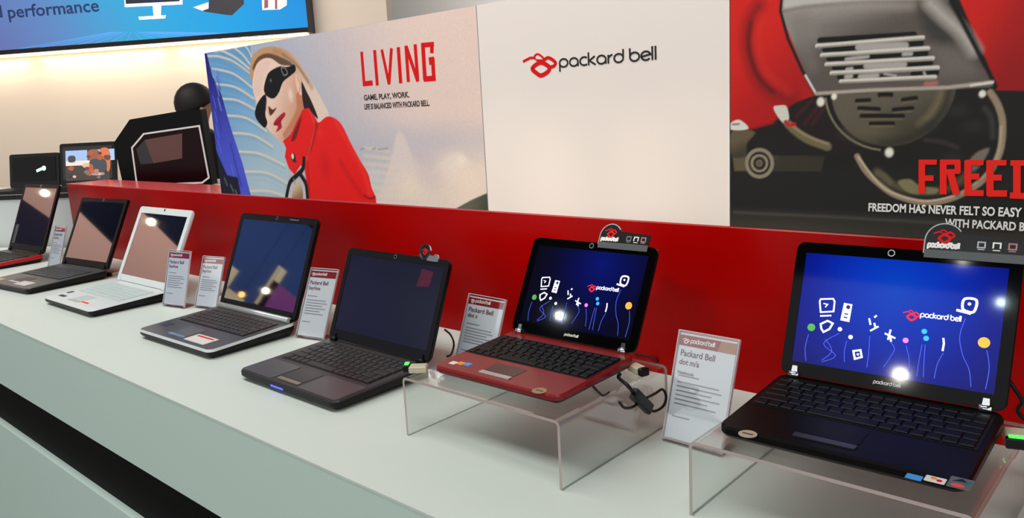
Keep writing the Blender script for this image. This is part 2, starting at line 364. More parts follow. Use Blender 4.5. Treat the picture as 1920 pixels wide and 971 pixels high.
# hair, face and coat
cv.poly(k3([(26,160),(45,75),(95,34),(165,22),(240,42),(295,82),(350,160),(405,255),(450,335),(492,430),(440,470),(400,400),(340,250),(280,160),(200,160),(120,120),(62,170),(40,230)]),((196,150,108),(232,206,190),(500,95),(600,210)),5)
cv.poly(k3([(44,140),(75,85),(130,62),(200,80),(275,120),(262,150),(195,130),(130,96),(78,112),(50,160)]),(80,56,44),6,.9)
cv.line(k3([(170,50),(250,80),(320,150),(390,260)],False),14,(168,118,84),14,.6)
cv.line(k3([(220,70),(300,130),(370,230)],False),6,(70,48,40),8,.5)
cv.poly(k3([(58,150),(95,100),(150,92),(210,130),(275,140),(315,190),(345,260),(355,390),(330,430),(290,490),(245,572),(222,592),(190,560),(142,515),(118,480),(95,440),(60,330),(42,250)]),((240,206,188),(214,156,128),(505,150),(565,200)),3)
cv.poly(k3([(300,300),(340,300),(352,390),(330,430),(282,500),(235,560),(222,535),(262,470),(300,390)]),(190,112,78),10,.75)
cv.poly(k3([(60,160),(100,110),(150,115),(110,200),(95,290),(75,320),(50,260)]),(234,196,184),10,.7)
cv.blob((545,178),22,34,(240,214,200),.9); cv.blob((522,165+40),14,18,(236,196,180),.7); cv.blob((508,245),10,10,(236,200,190),.8)
cv.poly(k3([(296,185),(322,210),(335,280),(326,310),(300,260)]),(236,196,176),3); cv.line(k3([(305,200),(322,240),(318,290)],False),3,(176,104,76),3,.8)
cv.poly(k3([(330,232),(362,290),(392,350),(428,446),(385,410),(345,385)]),(40,26,28),3)
cv.poly(k3([(146,168),(200,140),(250,142),(288,128),(296,165),(265,195),(222,232),(198,292),(170,327),(138,322),(116,300),(110,262),(126,200)]),(12,14,16),2)
cv.poly(k3([(58,400),(78,345),(116,303),(126,350),(118,420),(130,470),(114,499),(85,474),(62,440)]),(12,14,16),2)
cv.line(k3([(212,150),(234,150),(248,180),(226,190)]),3,(150,150,150),2,.8,True); cv.blob((508,151),7,7,(120,125,130),.9)
cv.poly(k3([(136,372),(160,392),(184,380),(172,404),(146,428)]),(96,40,34),4); cv.line(k3([(128,330),(124,380),(140,425)],False),4,(210,150,130),5,.8)
cv.poly(k3([(165,482),(182,448),(228,408),(234,430),(212,462),(214,500),(180,524),(192,492)]),(176,26,44),3); cv.line(k3([(172,478),(195,468),(218,440)],False),2.5,(90,10,20),2,.9)
coat=z3(smooth_pts([(342,390),(372,388),(410,438),(432,468),(480,433),(530,446),(572,490),(620,590),(680,700),(722,770),(742,850),(768,915),(768,1000)],False,4)+[(370,1000),(362,850),(350,750),(325,720),(290,775),(258,740),(232,670),(240,620),(222,580),(270,540),(300,470)])
cv.poly(coat,((232,26,24),(236,20,18),(590,220),(660,370)),2.5)
cv.poly(k3([(400,480),(428,480),(412,560),(380,650),(360,660),(392,560)]),(170,14,18),9,.8)
cv.poly(k3([(332,425),(318,500),(292,570),(270,572),(300,490)]),(90,26,24),5,.9)
cv.line(k3([(340,400),(300,480),(262,545),(228,578)],False),7,(214,16,24),6,.9); cv.line(k3([(372,390),(395,440),(405,500),(385,600),(358,690)],False),5,(244,70,60),6,.7)
cv.line(k3([(530,460),(590,560),(650,670),(700,770),(730,880)],False),12,(250,60,46),18,.5); cv.line(k3([(560,700),(620,800),(690,900)],False),10,(190,8,12),22,.7); cv.blob((610,310),45,60,(212,12,14),.7); cv.blob((600,250),26,20,(248,50,40),.5); cv.line(k3([(700,900),(735,915),(762,905)],False),6,(120,10,16),5,.9)
cv.line(k3([(365,700),(372,800),(380,900)],False),6,(170,10,16),7,.8)
cv.line(k3([(345,680),(338,740),(300,782),(262,822),(240,915)],False),15,(18,18,20),3); cv.line(k3([(322,770),(356,830),(366,915)],False),16,(18,18,20),3); cv.poly(k3([(282,850),(312,815),(336,860),(334,930),(280,930)]),((212,190,150),(150,110,80),(550,345),(560,375)),5); cv.line(k3([(285,800),(292,830)],False),5,(150,130,90),4,.8)
cv.blob((551,296),13,17,(20,40,36),1,.6); cv.blob((549,293),8,10,(226,226,220),1,.5); cv.blob((555,303),4,6,(20,30,30),1,.4)
cv.build('printed_picture',lp)
mb=MB()
def ptext(mb,s,pa,pb,capx,h,mi=0,bold=.03):
    a=pp(pa);c=pp(pb); add_text(mb,s,a,c,(0,pscale(pa,capx)),h,PO,mi,bold)
ptext(mb,'GAME, PLAY, WORK.',(683,188),(768,182),10,.0009)
ptext(mb,'LIFE IS BALANCED WITH PACKARD BELL.',(684,205),(806,198),10,.0009)
obj('subline_lettering',mb,mat('print_dark_grey',(70,55,55),.6,.2),lp)
zl=lambda pts:ppz(pts,6.068,640,60)
mb=MB()
sw=pscale((750,120),8.6)
for c,wk in [([(233,225),(263,615)],1),([(248,590),(358,578)],1.15),([(380,205),(412,608)],1.05),([(462,200),(545,595)],.9),([(572,185),(545,595)],.95),([(650,172),(678,583)],1.1),([(738,155),(765,568)],1),([(738,160),(872,560)],1),([(842,140),(872,562)],1),
  ([(1032,240),(1032,118)],1.1),([(1055,138),(910,152)],1),([(930,150),(955,548)],1.15),([(940,535),(1075,525)],1.15),([(1055,540),(1042,300)],1.1),([(1060,322),(1000,332)],1.6)]:
    mb.stroke(zl(c),sw*wk,.0002,.0009,PO)
obj('headline_lettering',mb,M_redink,lp)
# --- white brand panel
m_wp=mat('white_panel_print',(243,230,222),.55,.25)
wp=board('brand_panel','plain white wall panel with red lips emblem and packard bell lettering',x1,x2,m_wp,'panel')
b=MB(); a=pp((1049,127)); c=pp((1230,112)); xh=pscale((1140,120),17.5)
brand_text(b,a,c,(0,xh),xh*.2,.0002,.0008,PO); obj('brand_lettering',b,mat('brand_black',(26,22,20),.5),wp)
b=MB(); zz=lambda pts:ppz(pts,6.857,970,70); s=pscale((1015,120),1)/6.857
for pts,w,cl in LOGO: b.stroke(zz(pts),w*s*1.3,.0002,.0008,PO,closed=bool(cl))
obj('brand_emblem',b,M_redink,wp)
b=MB(); b.box((x2-.0045,-.0012,H+.0006),(x2-.0006,0,H+T_)); obj('edge_strip',b,mat('white_edge',(240,236,230),.4),wp)
# --- FREEDOM poster
fp=board('freedom_poster','black and red poster of a scooter engine cover, headed FREEDOM',x2,x3,mat('print_near_black',(20,19,17),.55,.25))
zf=lambda pts:ppz(pts,2.023,1360,0); kf=lambda pts,cl=True:zf(smooth_pts(pts,cl,5)); ze=lambda pts:ppz(pts,3.467,1460,0); ke=lambda pts,cl=True:ze(smooth_pts(pts,cl,5))
cv=Canvas(np.concatenate([np.linspace(x2+.001,.16,400),np.linspace(.165,x3-.001,90)]),np.linspace(H+.0008,H+T_-.0005,300),(22,20,18))
cv.poly(zf([(0,640),(1800,640),(1800,1200),(0,1200)]),(26,26,24),30,.8); cv.poly(zf([(0,790),(700,815),(1800,860),(1800,1200),(0,1200)]),((44,42,38),(64,58,50),(1500,400),(1500,440)),14,.95); cv.line(zf([(35,805),(400,822),(900,850)]),4,(84,80,70),5,.6)
cv.poly(zf([(5,-160),(225,-160),(215,60),(345,362),(320,368),(250,400),(180,470),(95,492),(-5,495)]),((216,26,18),(176,12,14),(1400,60),(1480,180)),2.5)
cv.poly(zf([(820,-160),(2500,-160),(2500,340),(1200,345),(1028,342),(1030,320)]),((206,24,18),(150,14,14),(1800,60),(1920,100)),2.5)
cv.line(kf([(125,25),(90,90),(85,180),(115,280),(165,340),(250,372)],False),20,(120,10,12),22,.85); cv.line(kf([(98,90),(90,180),(122,280),(180,345)],False),5,(60,6,10),10,.8); cv.line(kf([(140,60),(120,150),(150,270),(240,350)],False),9,(228,40,28),16,.5)
cv.line(zf([(20,492),(95,490),(180,468),(250,398)]),3,(90,10,12),5,.8)
cv.poly(kf([(1040,120),(1150,60),(1300,40),(1300,200),(1150,200)]),(176,16,16),60,.5)
cv.poly(kf([(250,400),(330,372),(420,380),(430,480),(500,560),(470,580),(390,545),(300,520),(240,470)]),(30,20,20),6)
for q in (((270,440),(330,380)),((300,470),(360,395)),((380,400),(330,470))): cv.line(zf(q),4,(74,22,24),5,.8)
cv.poly(zf([(28,592),(378,588),(364,650),(35,648)]),((92,82,60),(52,48,38),(1420,300),(1440,322)),4); cv.poly(kf([(24,500),(112,500),(82,545),(78,592),(26,592)]),((96,84,62),(60,54,42),(1380,260),(1390,290)),5)
cv.poly(kf([(120,520),(250,510),(430,560),(420,590),(250,585),(130,560)]),(24,22,20),8)
c=pp((1424,306))
for rr,w,cc in ((25,12,(138,130,108)),(20,5,(40,36,30)),(15,5,(156,148,128)),(9,6,(16,14,14)),(5,4,(110,100,84))):
    r_=pscale((1424,306),rr); cv.line([(c[0]+r_*math.cos(t*PI/12),c[1]+r_*math.sin(t*PI/12)) for t in range(24)],w*.55,cc,2.5,1,True)
c=zf([(628,330)])[0]; rd=pscale((1670,165),111)
fan=[(c[0]+rd*math.cos(-t*PI/24),c[1]+rd*math.sin(-t*PI/24)) for t in range(-2,27)]
cv.poly(fan,((96,88,76),(62,56,42),(1640,180),(1680,275)),3); cv.line([(c[0]+rd*.80*math.cos(-t*PI/24),c[1]+rd*.80*math.sin(-t*PI/24)) for t in range(0,8)],10,(112,100,74),10,.9); cv.line([(c[0]+rd*.9*math.cos(-t*PI/24),c[1]+rd*.92*math.sin(-t*PI/24)) for t in range(0,14)],8,(40,38,30),9,.7)
cv.line([(c[0]+rd*1.07*math.cos(-t*PI/24),c[1]+rd*1.04*math.sin(-t*PI/24)) for t in range(12,25)],3,(8,8,8),3,1); cv.line([(c[0]+rd*1.11*math.cos(-t*PI/24),c[1]+rd*1.07*math.sin(-t*PI/24)) for t in range(13,24)],2.5,(150,138,112),2.5,.8)
cv.blob((1630,245),60,26,(110,100,80),.4)
for a_,c2_,w in [((500,382),(545,380),11),((675,378),(722,372),11),((508,410),(582,414),11),((640,416),(708,410),11),((518,440),(672,440),12),((552,468),(636,468),10),((590,359),(625,359),16)]: cv.line(zf([a_,c2_]),w*.62,(12,10,8),2.2); cv.line(zf([(a_[0],a_[1]+11),(c2_[0],c2_[1]+11)]),2.5,(126,110,76),3,.6)
cv.line(kf([(500,592),(530,645),(580,695),(650,742),(760,768),(870,748),(980,680),(1040,580),(1052,470),(1035,400),(1005,350)],False),8.5,(150,130,106),2.4); cv.line(kf([(505,596),(580,693),(650,738),(760,763),(870,743)],False),2.5,(214,196,170),2.5,.8); cv.line(kf([(890,735),(990,660),(1036,580),(1047,480)],False),3,(186,170,146),3,.7)
cv.line(kf([(575,650),(620,690),(700,722),(800,725),(870,700),(930,650)],False),9,(92,82,56),9,.9); cv.poly(kf([(655,690),(700,680),(740,705),(805,715),(790,735),(700,732)]),(128,118,84),4); cv.line(kf([(580,655),(605,668),(625,692)],False),8,(96,88,66),6)
cv.poly(kf([(925,612),(955,578),(1000,562),(985,600),(955,640),(925,645)]),(120,108,100),5); cv.line(kf([(985,410),(1010,450),(1015,520)],False),5,(70,66,62),7,.7); cv.line(kf([(760,530),(830,540),(880,560)],False),4,(66,60,52),7,.7)
for q in ((770,480),(880,420),(940,480),(860,600)): cv.blob((q[0]/2.023+1360,q[1]/2.023),26,16,(40,40,38),.7)
sh=zf([(225,-160),(780,-160),(850,0),(900,90),(1030,322),(1000,332),(345,362),(300,270),(240,120),(212,60)])
cv.poly(sh,((150,142,136),(92,82,76),(1600,5),(1620,75)),2.5)
cv.poly(zf([(213,-160),(740,-160),(770,0),(500,12),(300,20),(222,38)]),(196,190,184),7,.9); cv.line(kf([(222,42),(330,24),(520,8),(770,4)],False),4,(98,90,84),6,.8); cv.line(ke([(60,80),(200,60),(420,45),(880,40)],False),9,(158,148,140),14,.7)
cv.poly(ke([(900,20),(1010,60),(1090,160),(1240,300),(1300,430),(1180,300),(1030,290),(930,180)]),(52,48,46),22,.85); cv.line(ke([(985,20),(1080,110),(1180,200),(1270,330)],False),15,(184,176,168),16,.9); cv.line(ke([(1120,20),(1240,220),(1340,420)],False),5,(24,22,22),6,.9)
cv.poly(ke([(1000,300),(1180,330),(1290,470),(1060,500),(1030,400)]),(118,110,104),26,.6); cv.poly(ke([(80,120),(240,120),(220,240),(260,420),(200,470),(120,330)]),(122,114,108),26,.6); cv.line(ke([(300,170),(600,150),(860,160)],False),20,(86,78,72),30,.5)
cv.line(ze([(22,-30),(12,70),(60,250),(150,450),(240,615)]),5,(14,12,12),2.5); cv.line(ze([(1110,-20),(1250,250),(1412,560)]),5,(14,12,12),2.5)
cv.line(ze([(175,490),(238,600)]),3,(230,226,220),2.5); cv.line(ze([(245,608),(600,585),(1100,568),(1385,535)]),5,(176,164,152),3); cv.line(ze([(1250,555),(1390,535)]),3,(226,218,208),2.5)
for a_,c2_,w in [((270,262),(878,226),22),((305,318),(510,310),26),((830,292),(915,284),30),((330,378),(450,378),24),((575,362),(945,348),30),((370,440),(570,432),26),((810,418),(980,412),24),((400,498),(520,494),24),((880,480),(1020,472),24),((650,497),(740,492),14)]: cv.line(ze([a_,c2_]),w*.42,(10,9,9),2.2)
for a_,c2_,w in [((520,305),(822,296),24),((440,384),(580,368),12),((815,352),(860,350),14),((570,428),(815,420),20),((445,450),(475,445),12),((440,500),(470,496),16),((530,497),(640,490),16),((690,480),(760,492),8),((945,470),(955,492),7)]: cv.line(ze([a_,c2_]),w*.42,(176,168,164),2.6,.95)
for a_,c2_,w in [((250,298),(935,244),15),((282,358),(970,314),15),((312,418),(1000,378),15),((345,474),(1032,440),15),((405,528),(1015,500),14)]: cv.line(ze([a_,c2_]),w*.42,(218,210,198),2); cv.line(ze([(a_[0],a_[1]+9),(c2_[0],c2_[1]+9)]),2.2,(96,88,80),2.5,.7)
cv.line(ze([(960,545),(1020,540)]),6,(206,120,112),6,.7)
for q,r_ in (((622,578),7),((362,386),7),((975,356),5),((413,366),5)): cv.blob((q[0]/2.023+1360,q[1]/2.023),r_*1.2,r_*1.4,(235,230,214),1,.4)
cv.poly(kf([(183,408),(205,400),(232,404),(242,450),(228,470),(205,450)]),(214,208,198),2.5); cv.line(kf([(238,470),(270,500),(320,532),(388,556)],False),13,(112,100,72),4); cv.line(kf([(245,468),(285,500),(340,528),(390,545)],False),3.5,(158,144,110),3.5,.8); cv.line(kf([(228,462),(245,474),(262,472)],False),6,(196,20,22),3)
cv.poly(kf([(22,466),(55,455),(88,488),(24,492)]),(216,212,204),2.5); cv.line(zf([(28,472),(52,470)]),3,(50,46,44),2.5,.8)
cv.build('printed_picture',fp)
zt=lambda pts:ppz(pts,5.109,1600,270)
mb=MB(); sw=pscale((1800,335),9.6)
for c,wk in [([(660,470),(660,150)],1.2),([(640,172),(803,172)],1),([(660,325),(772,325)],1.1),
  ([(865,480),(865,150)],1.2),([(840,172),(1025,172)],1),([(1003,160),(1003,275)],1.05),([(1020,262),(880,262)],.9),([(930,262),(992,480)],1.3),
  ([(1100,485),(1100,155)],1.2),([(1075,175),(1250,175)],1),([(1095,310),(1210,310)],1.1),([(1080,468),(1252,468)],1.1),
  ([(1312,490),(1312,155)],1.2),([(1288,178),(1470,178)],1),([(1305,320),(1425,320)],1.1),([(1290,472),(1475,472)],1.2),
  ([(1570,510),(1570,160)],1.2),([(1508,180),(1720,180)],1),([(1503,490),(1720,500)],1.1),([(1700,165),(1735,250),(1735,430),(1700,515)],1.2),
  ([(1800,185),(1800,520)],1.2),([(1960,185),(1960,530)],1.2),([(1780,190),(1980,190)],1),([(1780,505),(1980,520)],1.1),
  ([(2040,540),(2040,180),(2130,330),(2220,180),(2220,550)],1.2)]: mb.stroke(zt(c),sw*wk,.0012,.0022,PO)
obj('headline_lettering',mb,mat('print_bright_red',(240,34,26),.5,.2),fp)
mb=MB(); ptext(mb,'FREEDOM HAS NEVER FELT SO EASY',(1629,395),(1916,406),15,.0022,bold=.03); ptext(mb,'WITH PACKARD BELL',(1772,424),(1950,434),15,.0022,bold=.03)
obj('subline_lettering',mb,M_whiteink,fp)

# ------------------------------------------------------------------ rear of the booth
# back counter along U
bcn=2.09; bct=.25
Q=lambda a,n,z:uw(a,n,z)
uL=hit((0,300),N*(bcn+.1),N).dot(U)-1.2; uR=hit((470,300),N*(bcn+.2),N).dot(U)
uR=V((-3.0,.7,0)).dot(U)
bc=thing('rear_counter','white counter with black edge behind the left end of the laptop row','counter',Q((uL+uR)/2,bcn+.25,-.92))
og=V(bc.location)
TQ=lambda p:uw(*p)-og
b=MB(); b.box((uL,bcn,bct-.02),(uR,bcn+.5,bct),0,TQ); obj('worktop',b,mat('beige_laminate',(205,196,184),.4,.3),bc)
b=MB(); b.box((uL,bcn-.004,bct-.022),(uR,bcn,bct),0,TQ); obj('edge_strip',b,M_black,bc)
b=MB(); b.box((uL+.004,bcn+.004,-.92),(uR-.004,bcn+.49,bct-.02),0,TQ); obj('body',b,mat('white_body',(205,208,208),.5,.3),bc)
def rearpt(p,n): q=hit(p,N*n,N); return (q.dot(U),q.z)
# back netbooks
def rear_netbook(label,corn,n,scr,icons):
    P_=[rearpt(c,n) for c in corn]; ua=min(P_[0][0],P_[3][0]); ub=max(P_[1][0],P_[2][0]); zt_=sum(p[1] for p in P_[:2])/2
    w=(ub-ua)*.97; t=thing('rear_netbook',label,'laptop',uw((ua+ub)/2,n,bct),math.atan2(U.y,U.x),'netbooks on the rear counter')
    hh=zt_-bct
    b=MB(); b.loft([[(x,y,0) for x,y in rrect(-w/2,-.20+.02,w/2,.02,.012,3)],[(x,y,.018) for x,y in rrect(-w/2,-.20+.02,w/2,.02,.012,3)]]); obj('base',b,M_black,t)
    TT=lambda p:V((p[0],p[2]*-1+(p[1])*.18,.018+p[1]))
    b=MB(); b.prism(rrect(-w/2,0,w/2,hh-.018,.012,3),-.012,-.001,TT); obj('lid',b,M_black,t)
    b=MB(); b.prism(rrect(-w/2+.018,.03,w/2-.018,hh-.035,.003,2),-.001,.0008,TT); so=obj('screen',b,scr,t)
    b=MB(); b.box((-w/2+.02,-.14,.018),(w/2-.02,-.02,.021)); obj('keyboard',b,mat('dark_keys',(30,30,32),.5),t)
    if icons: icons(so,TT,w,hh)
    return t
def dark_icons(so,TT,w,hh):
    b=MB(); b.stroke([(w*.05,hh*.43),(w*.12,hh*.47),(w*.22,hh*.52)],.014,.0008,.0012,TT); b.disc((w*.2,hh*.5),.012,.0008,.0014,TT); obj('bright_window',b,mat('screen_glow',(190,255,240),.5,emit=1.0),so)
rear_netbook('dark rear netbook with small bright streak on its screen, leftmost at the rear',[(15,291),(103,286),(103,345),(17,350)],bcn+.2,M_glossblack,dark_icons)
def photo_icons(so,TT,w,hh):
    g=[((.10,.88,.52,.60),(150,175,215)),((-.42,.88,.0,.62),(140,165,205)),((-.42,.62,.1,.50),(205,195,185)),((-.42,.50,.42,.12),(62,54,50)),((.02,.86,.22,.62),(130,80,60)),((.24,.86,.42,.35),(190,100,60)),((.06,.62,.34,.30),(58,66,74)),((-.02,.5,.10,.26),(170,80,50)),((.1,.3,.3,.24),(150,130,130)),((-.36,.74,-.24,.60),(60,60,66))]
    for i,((a,b1,c,d1),col) in enumerate(g):
        mb=MB(); mb.prism(smooth_pts([(a*w*.93,b1*(hh-.03)),(c*w*.93,b1*(hh-.03)),(c*w*.93,d1*(hh-.03)),(a*w*.93,d1*(hh-.03))],True,4) if i>3 else [(a*w*.93,b1*(hh-.03)),(c*w*.93,b1*(hh-.03)),(c*w*.93,d1*(hh-.03)),(a*w*.93,d1*(hh-.03))],.0009+.0001*i,.0011+.0001*i,TT); obj('picture_area',mb,mat('picture_%d'%i,col,.5,emit=.6),so)
def photo_icons2(so,TT,w,hh):
    photo_icons(so,TT,w,hh)
    import random; rr=random.Random(5)
    for i in range(16):
        a=rr.uniform(-.05,.40)*w*.93 if i<11 else rr.uniform(-.4,.0)*w*.93; z=rr.uniform(.18,.85 if i<11 else .45)*(hh-.03); q=rr.uniform(.008,.02); c=[(150,80,50),(90,60,50),(200,160,140),(50,50,58),(170,110,80),(110,100,96)][i%6]
        mb=MB(); mb.prism(smooth_pts([(a-q,z),(a,z+q*.7),(a+q*1.2,z+q*.2),(a+q*.4,z-q*.8)],True,3),.0021+.0001*i,.0023+.0001*i,TT); obj('picture_area',mb,mat('picture_b%d'%(i%6),c,.5,emit=.6),so)
rear_netbook('rear netbook showing an orange and blue street photo on its screen',[(106,272),(208,264),(212,330),(110,337)],bcn+.2,mat('screen_dim',(34,32,34),.3),photo_icons2)
# octagonal display
n8=bcn+.14
o8=thing('octagonal_display','large black display with cut corners and thin white outline on the rear counter','screen',uw(*[ (rearpt((215,300),n8)[0]+rearpt((385,300),n8)[0])/2,n8,bct]),math.atan2(U.y,U.x))
ou=o8.location.dot(U)
def loc8(p): a,z=rearpt(p,n8); return (a-ou,z-bct)
T8=lambda p:V((p[0],-p[2],p[1]))
out=[loc8(p) for p in [(213,268),(243,224),(338,208),(376,205),(398,345),(232,352)]]
out=[(x,max(z,.0)) for x,z in out]
b=MB(); b.prism(out,-.05,0,T8); obj('housing',b,mat('satin_black_housing',(5,5,6),.35,.12),o8)
inn=[loc8(p) for p in [(248,277),(270,251),(374,236),(392,333),(380,348),(258,352)]]; inn=[(x,max(z,.012)) for x,z in inn]
b=MB(); b.stroke(inn,.008,0,.003,T8,closed=True); obj('white_outline',b,mat('white_plastic',(214,208,206),.5),o8)
b=MB(); b.prism([(x*.985+.002,z*.985+.001) for x,z in inn],0,.0015,T8); obj('screen',b,mat('maroon_dark_screen',(26,5,9),.2,.1),o8)
b=MB(); b.prism([loc8(p) for p in [(272,262),(342,250),(342,297),(288,306)]],.0015,.0022,T8); obj('painted_screen_reflection',b,mat('brown_reflection_paint',(78,44,38),.4,emit=.25),o8)  # brown reflection painted on the display's dark glass
b=MB(); b.prism([loc8(p) for p in [(256,280),(272,262),(288,306),(264,308)]],.0015,.002,T8); obj('painted_screen_reflection',b,mat('dim_reflection_paint',(34,30,34),.4),o8)  # darker part of the painted reflection
# lightbox sign
sg=thing('lightbox_sign','large blue backlit sign with performance lettering high on the rear wall','sign',uw(Au-1.5,An+.055,A.z))
so_=V(sg.location); TS=lambda p:uw(*p)-so_
sH=.75
b=MB(); b.box((Au-3.4,An+.004,A.z),(Au,Kn-.0005,A.z+sH),0,TS); obj('casing',b,mat('dark_grey_casing',(72,68,74),.5,.3),sg)
zb=rearpt((578,52),An)[1]
def sp(p): q=hit(p,N*An,N); return (q.dot(U),q.z)
TF=lambda p:uw(p[0],An-p[2],p[1])-so_
fr=sp((577,30))[0]-.002
b=MB(); b.prism([(Au-3.4,A.z),(Au,A.z),(Au,A.z+.028),(Au-3.4,A.z+.028)],-.004,.004,TF); obj('bottom_rail',b,M_black,sg)
m_sign=grad('sign_print',[(0,(98,104,168)),(.25,(92,132,190)),(.5,(50,165,215)),(.75,(20,160,225)),(1,(8,140,220))],vec=(U.x,U.y,.5),lo=-1.0+.3,hi=1.45+.25,emit=.95,rough=.3,noise=.2,nscale=3)
b=MB(); b.prism([(Au-3.4,A.z+.028),(Au,A.z+.028),(Au,A.z+sH),(Au-3.4,A.z+sH)],-.003,.001,TF); pf=obj('picture_face',b,m_sign,sg)
def S7(pts,sc=7.385,ox=220,oy=0): return [sp((x/sc+ox,y/sc+oy)) for x,y in pts]
E_=lambda n,c,e=.85:mat(n,c,.4,emit=e)
b=MB(); b.prism(S7([(85,-260),(105,100),(905,62),(905,-260)]),.001,.002,TF); b.prism(S7([(490,75),(610,70),(605,215),(505,220)]),.001,.002,TF); b.prism(S7([(295,232),(675,210),(665,255),(305,275)]),.001,.002,TF); obj('pictured_monitor',b,E_('sign_silver',(205,205,215)),pf)
b=MB(); b.prism(S7([(110,-240),(120,55),(865,18),(865,-240)]),.002,.003,TF); obj('pictured_screen',b,E_('sign_navy',(22,18,44),.3),pf)
b=MB(); b.prism(S7([(1270,-200),(1740,-200),(1755,55),(1590,212),(1500,205),(1200,160),(1180,140),(1270,110)]),.001,.002,TF); obj('pictured_laptop',b,E_('sign_black',(40,38,44),.5),pf)
b=MB(); b.prism(S7([(1050,102),(1265,30),(1265,120),(1180,150)]),.001,.0025,TF); obj('pictured_keyboard',b,E_('sign_peach',(200,180,175)),pf)
b=MB(); b.prism([sp(p) for p in [(490,-30),(538,-30),(538,10),(525,18),(492,19)]],.001,.002,TF); obj('pictured_box',b,E_('sign_pale',(190,190,185)),pf)
b=MB(); b.prism([sp(p) for p in [(496,0),(503,0),(503,14),(496,16)]],.002,.003,TF); b.prism([sp(p) for p in [(516,-10),(520,-10),(520,17),(516,17)]],.002,.003,TF); obj('pictured_box_edge',b,E_('sign_mauve',(120,60,80)),pf)
b=MB()
a=sp((0,35));c=sp((188,22)); k=abs(sp((100,20))[1]-sp((100,44))[1])
add_text(b,'performance',sp((17,34)),sp((187,21)),(0,k),.003,TF,0,.015); obj('sign_lettering',b,mat('sign_ink',(16,40,88),.5,emit=.25),pf); b=MB(); add_text(b,'d',sp((-10,33)),sp((6,32)),(0,k),.003,TF,0,.015)
obj('sign_lettering',b,mat('sign_ink',(16,40,88),.5,emit=.25),pf)
b=MB()
for k in range(16):
    b.stroke([sp((250+k*6-40,60)),sp((20+k*36,95-k*2))],.004,.001,.0014,TF)
b2=[sp((0,70)),sp((300,48)),sp((570,30))]
obj('pictured_tile_lines',b,E_('sign_line_blue',(64,128,196)),pf)
b=MB(); b.box((Au-3.35,An+.03,A.z-.012),(Au-.03,An+.075,A.z),0,TS); obj('lamp_strip',b,mat('warm_lamp_strip',(255,236,190),.5,emit=6),sg)

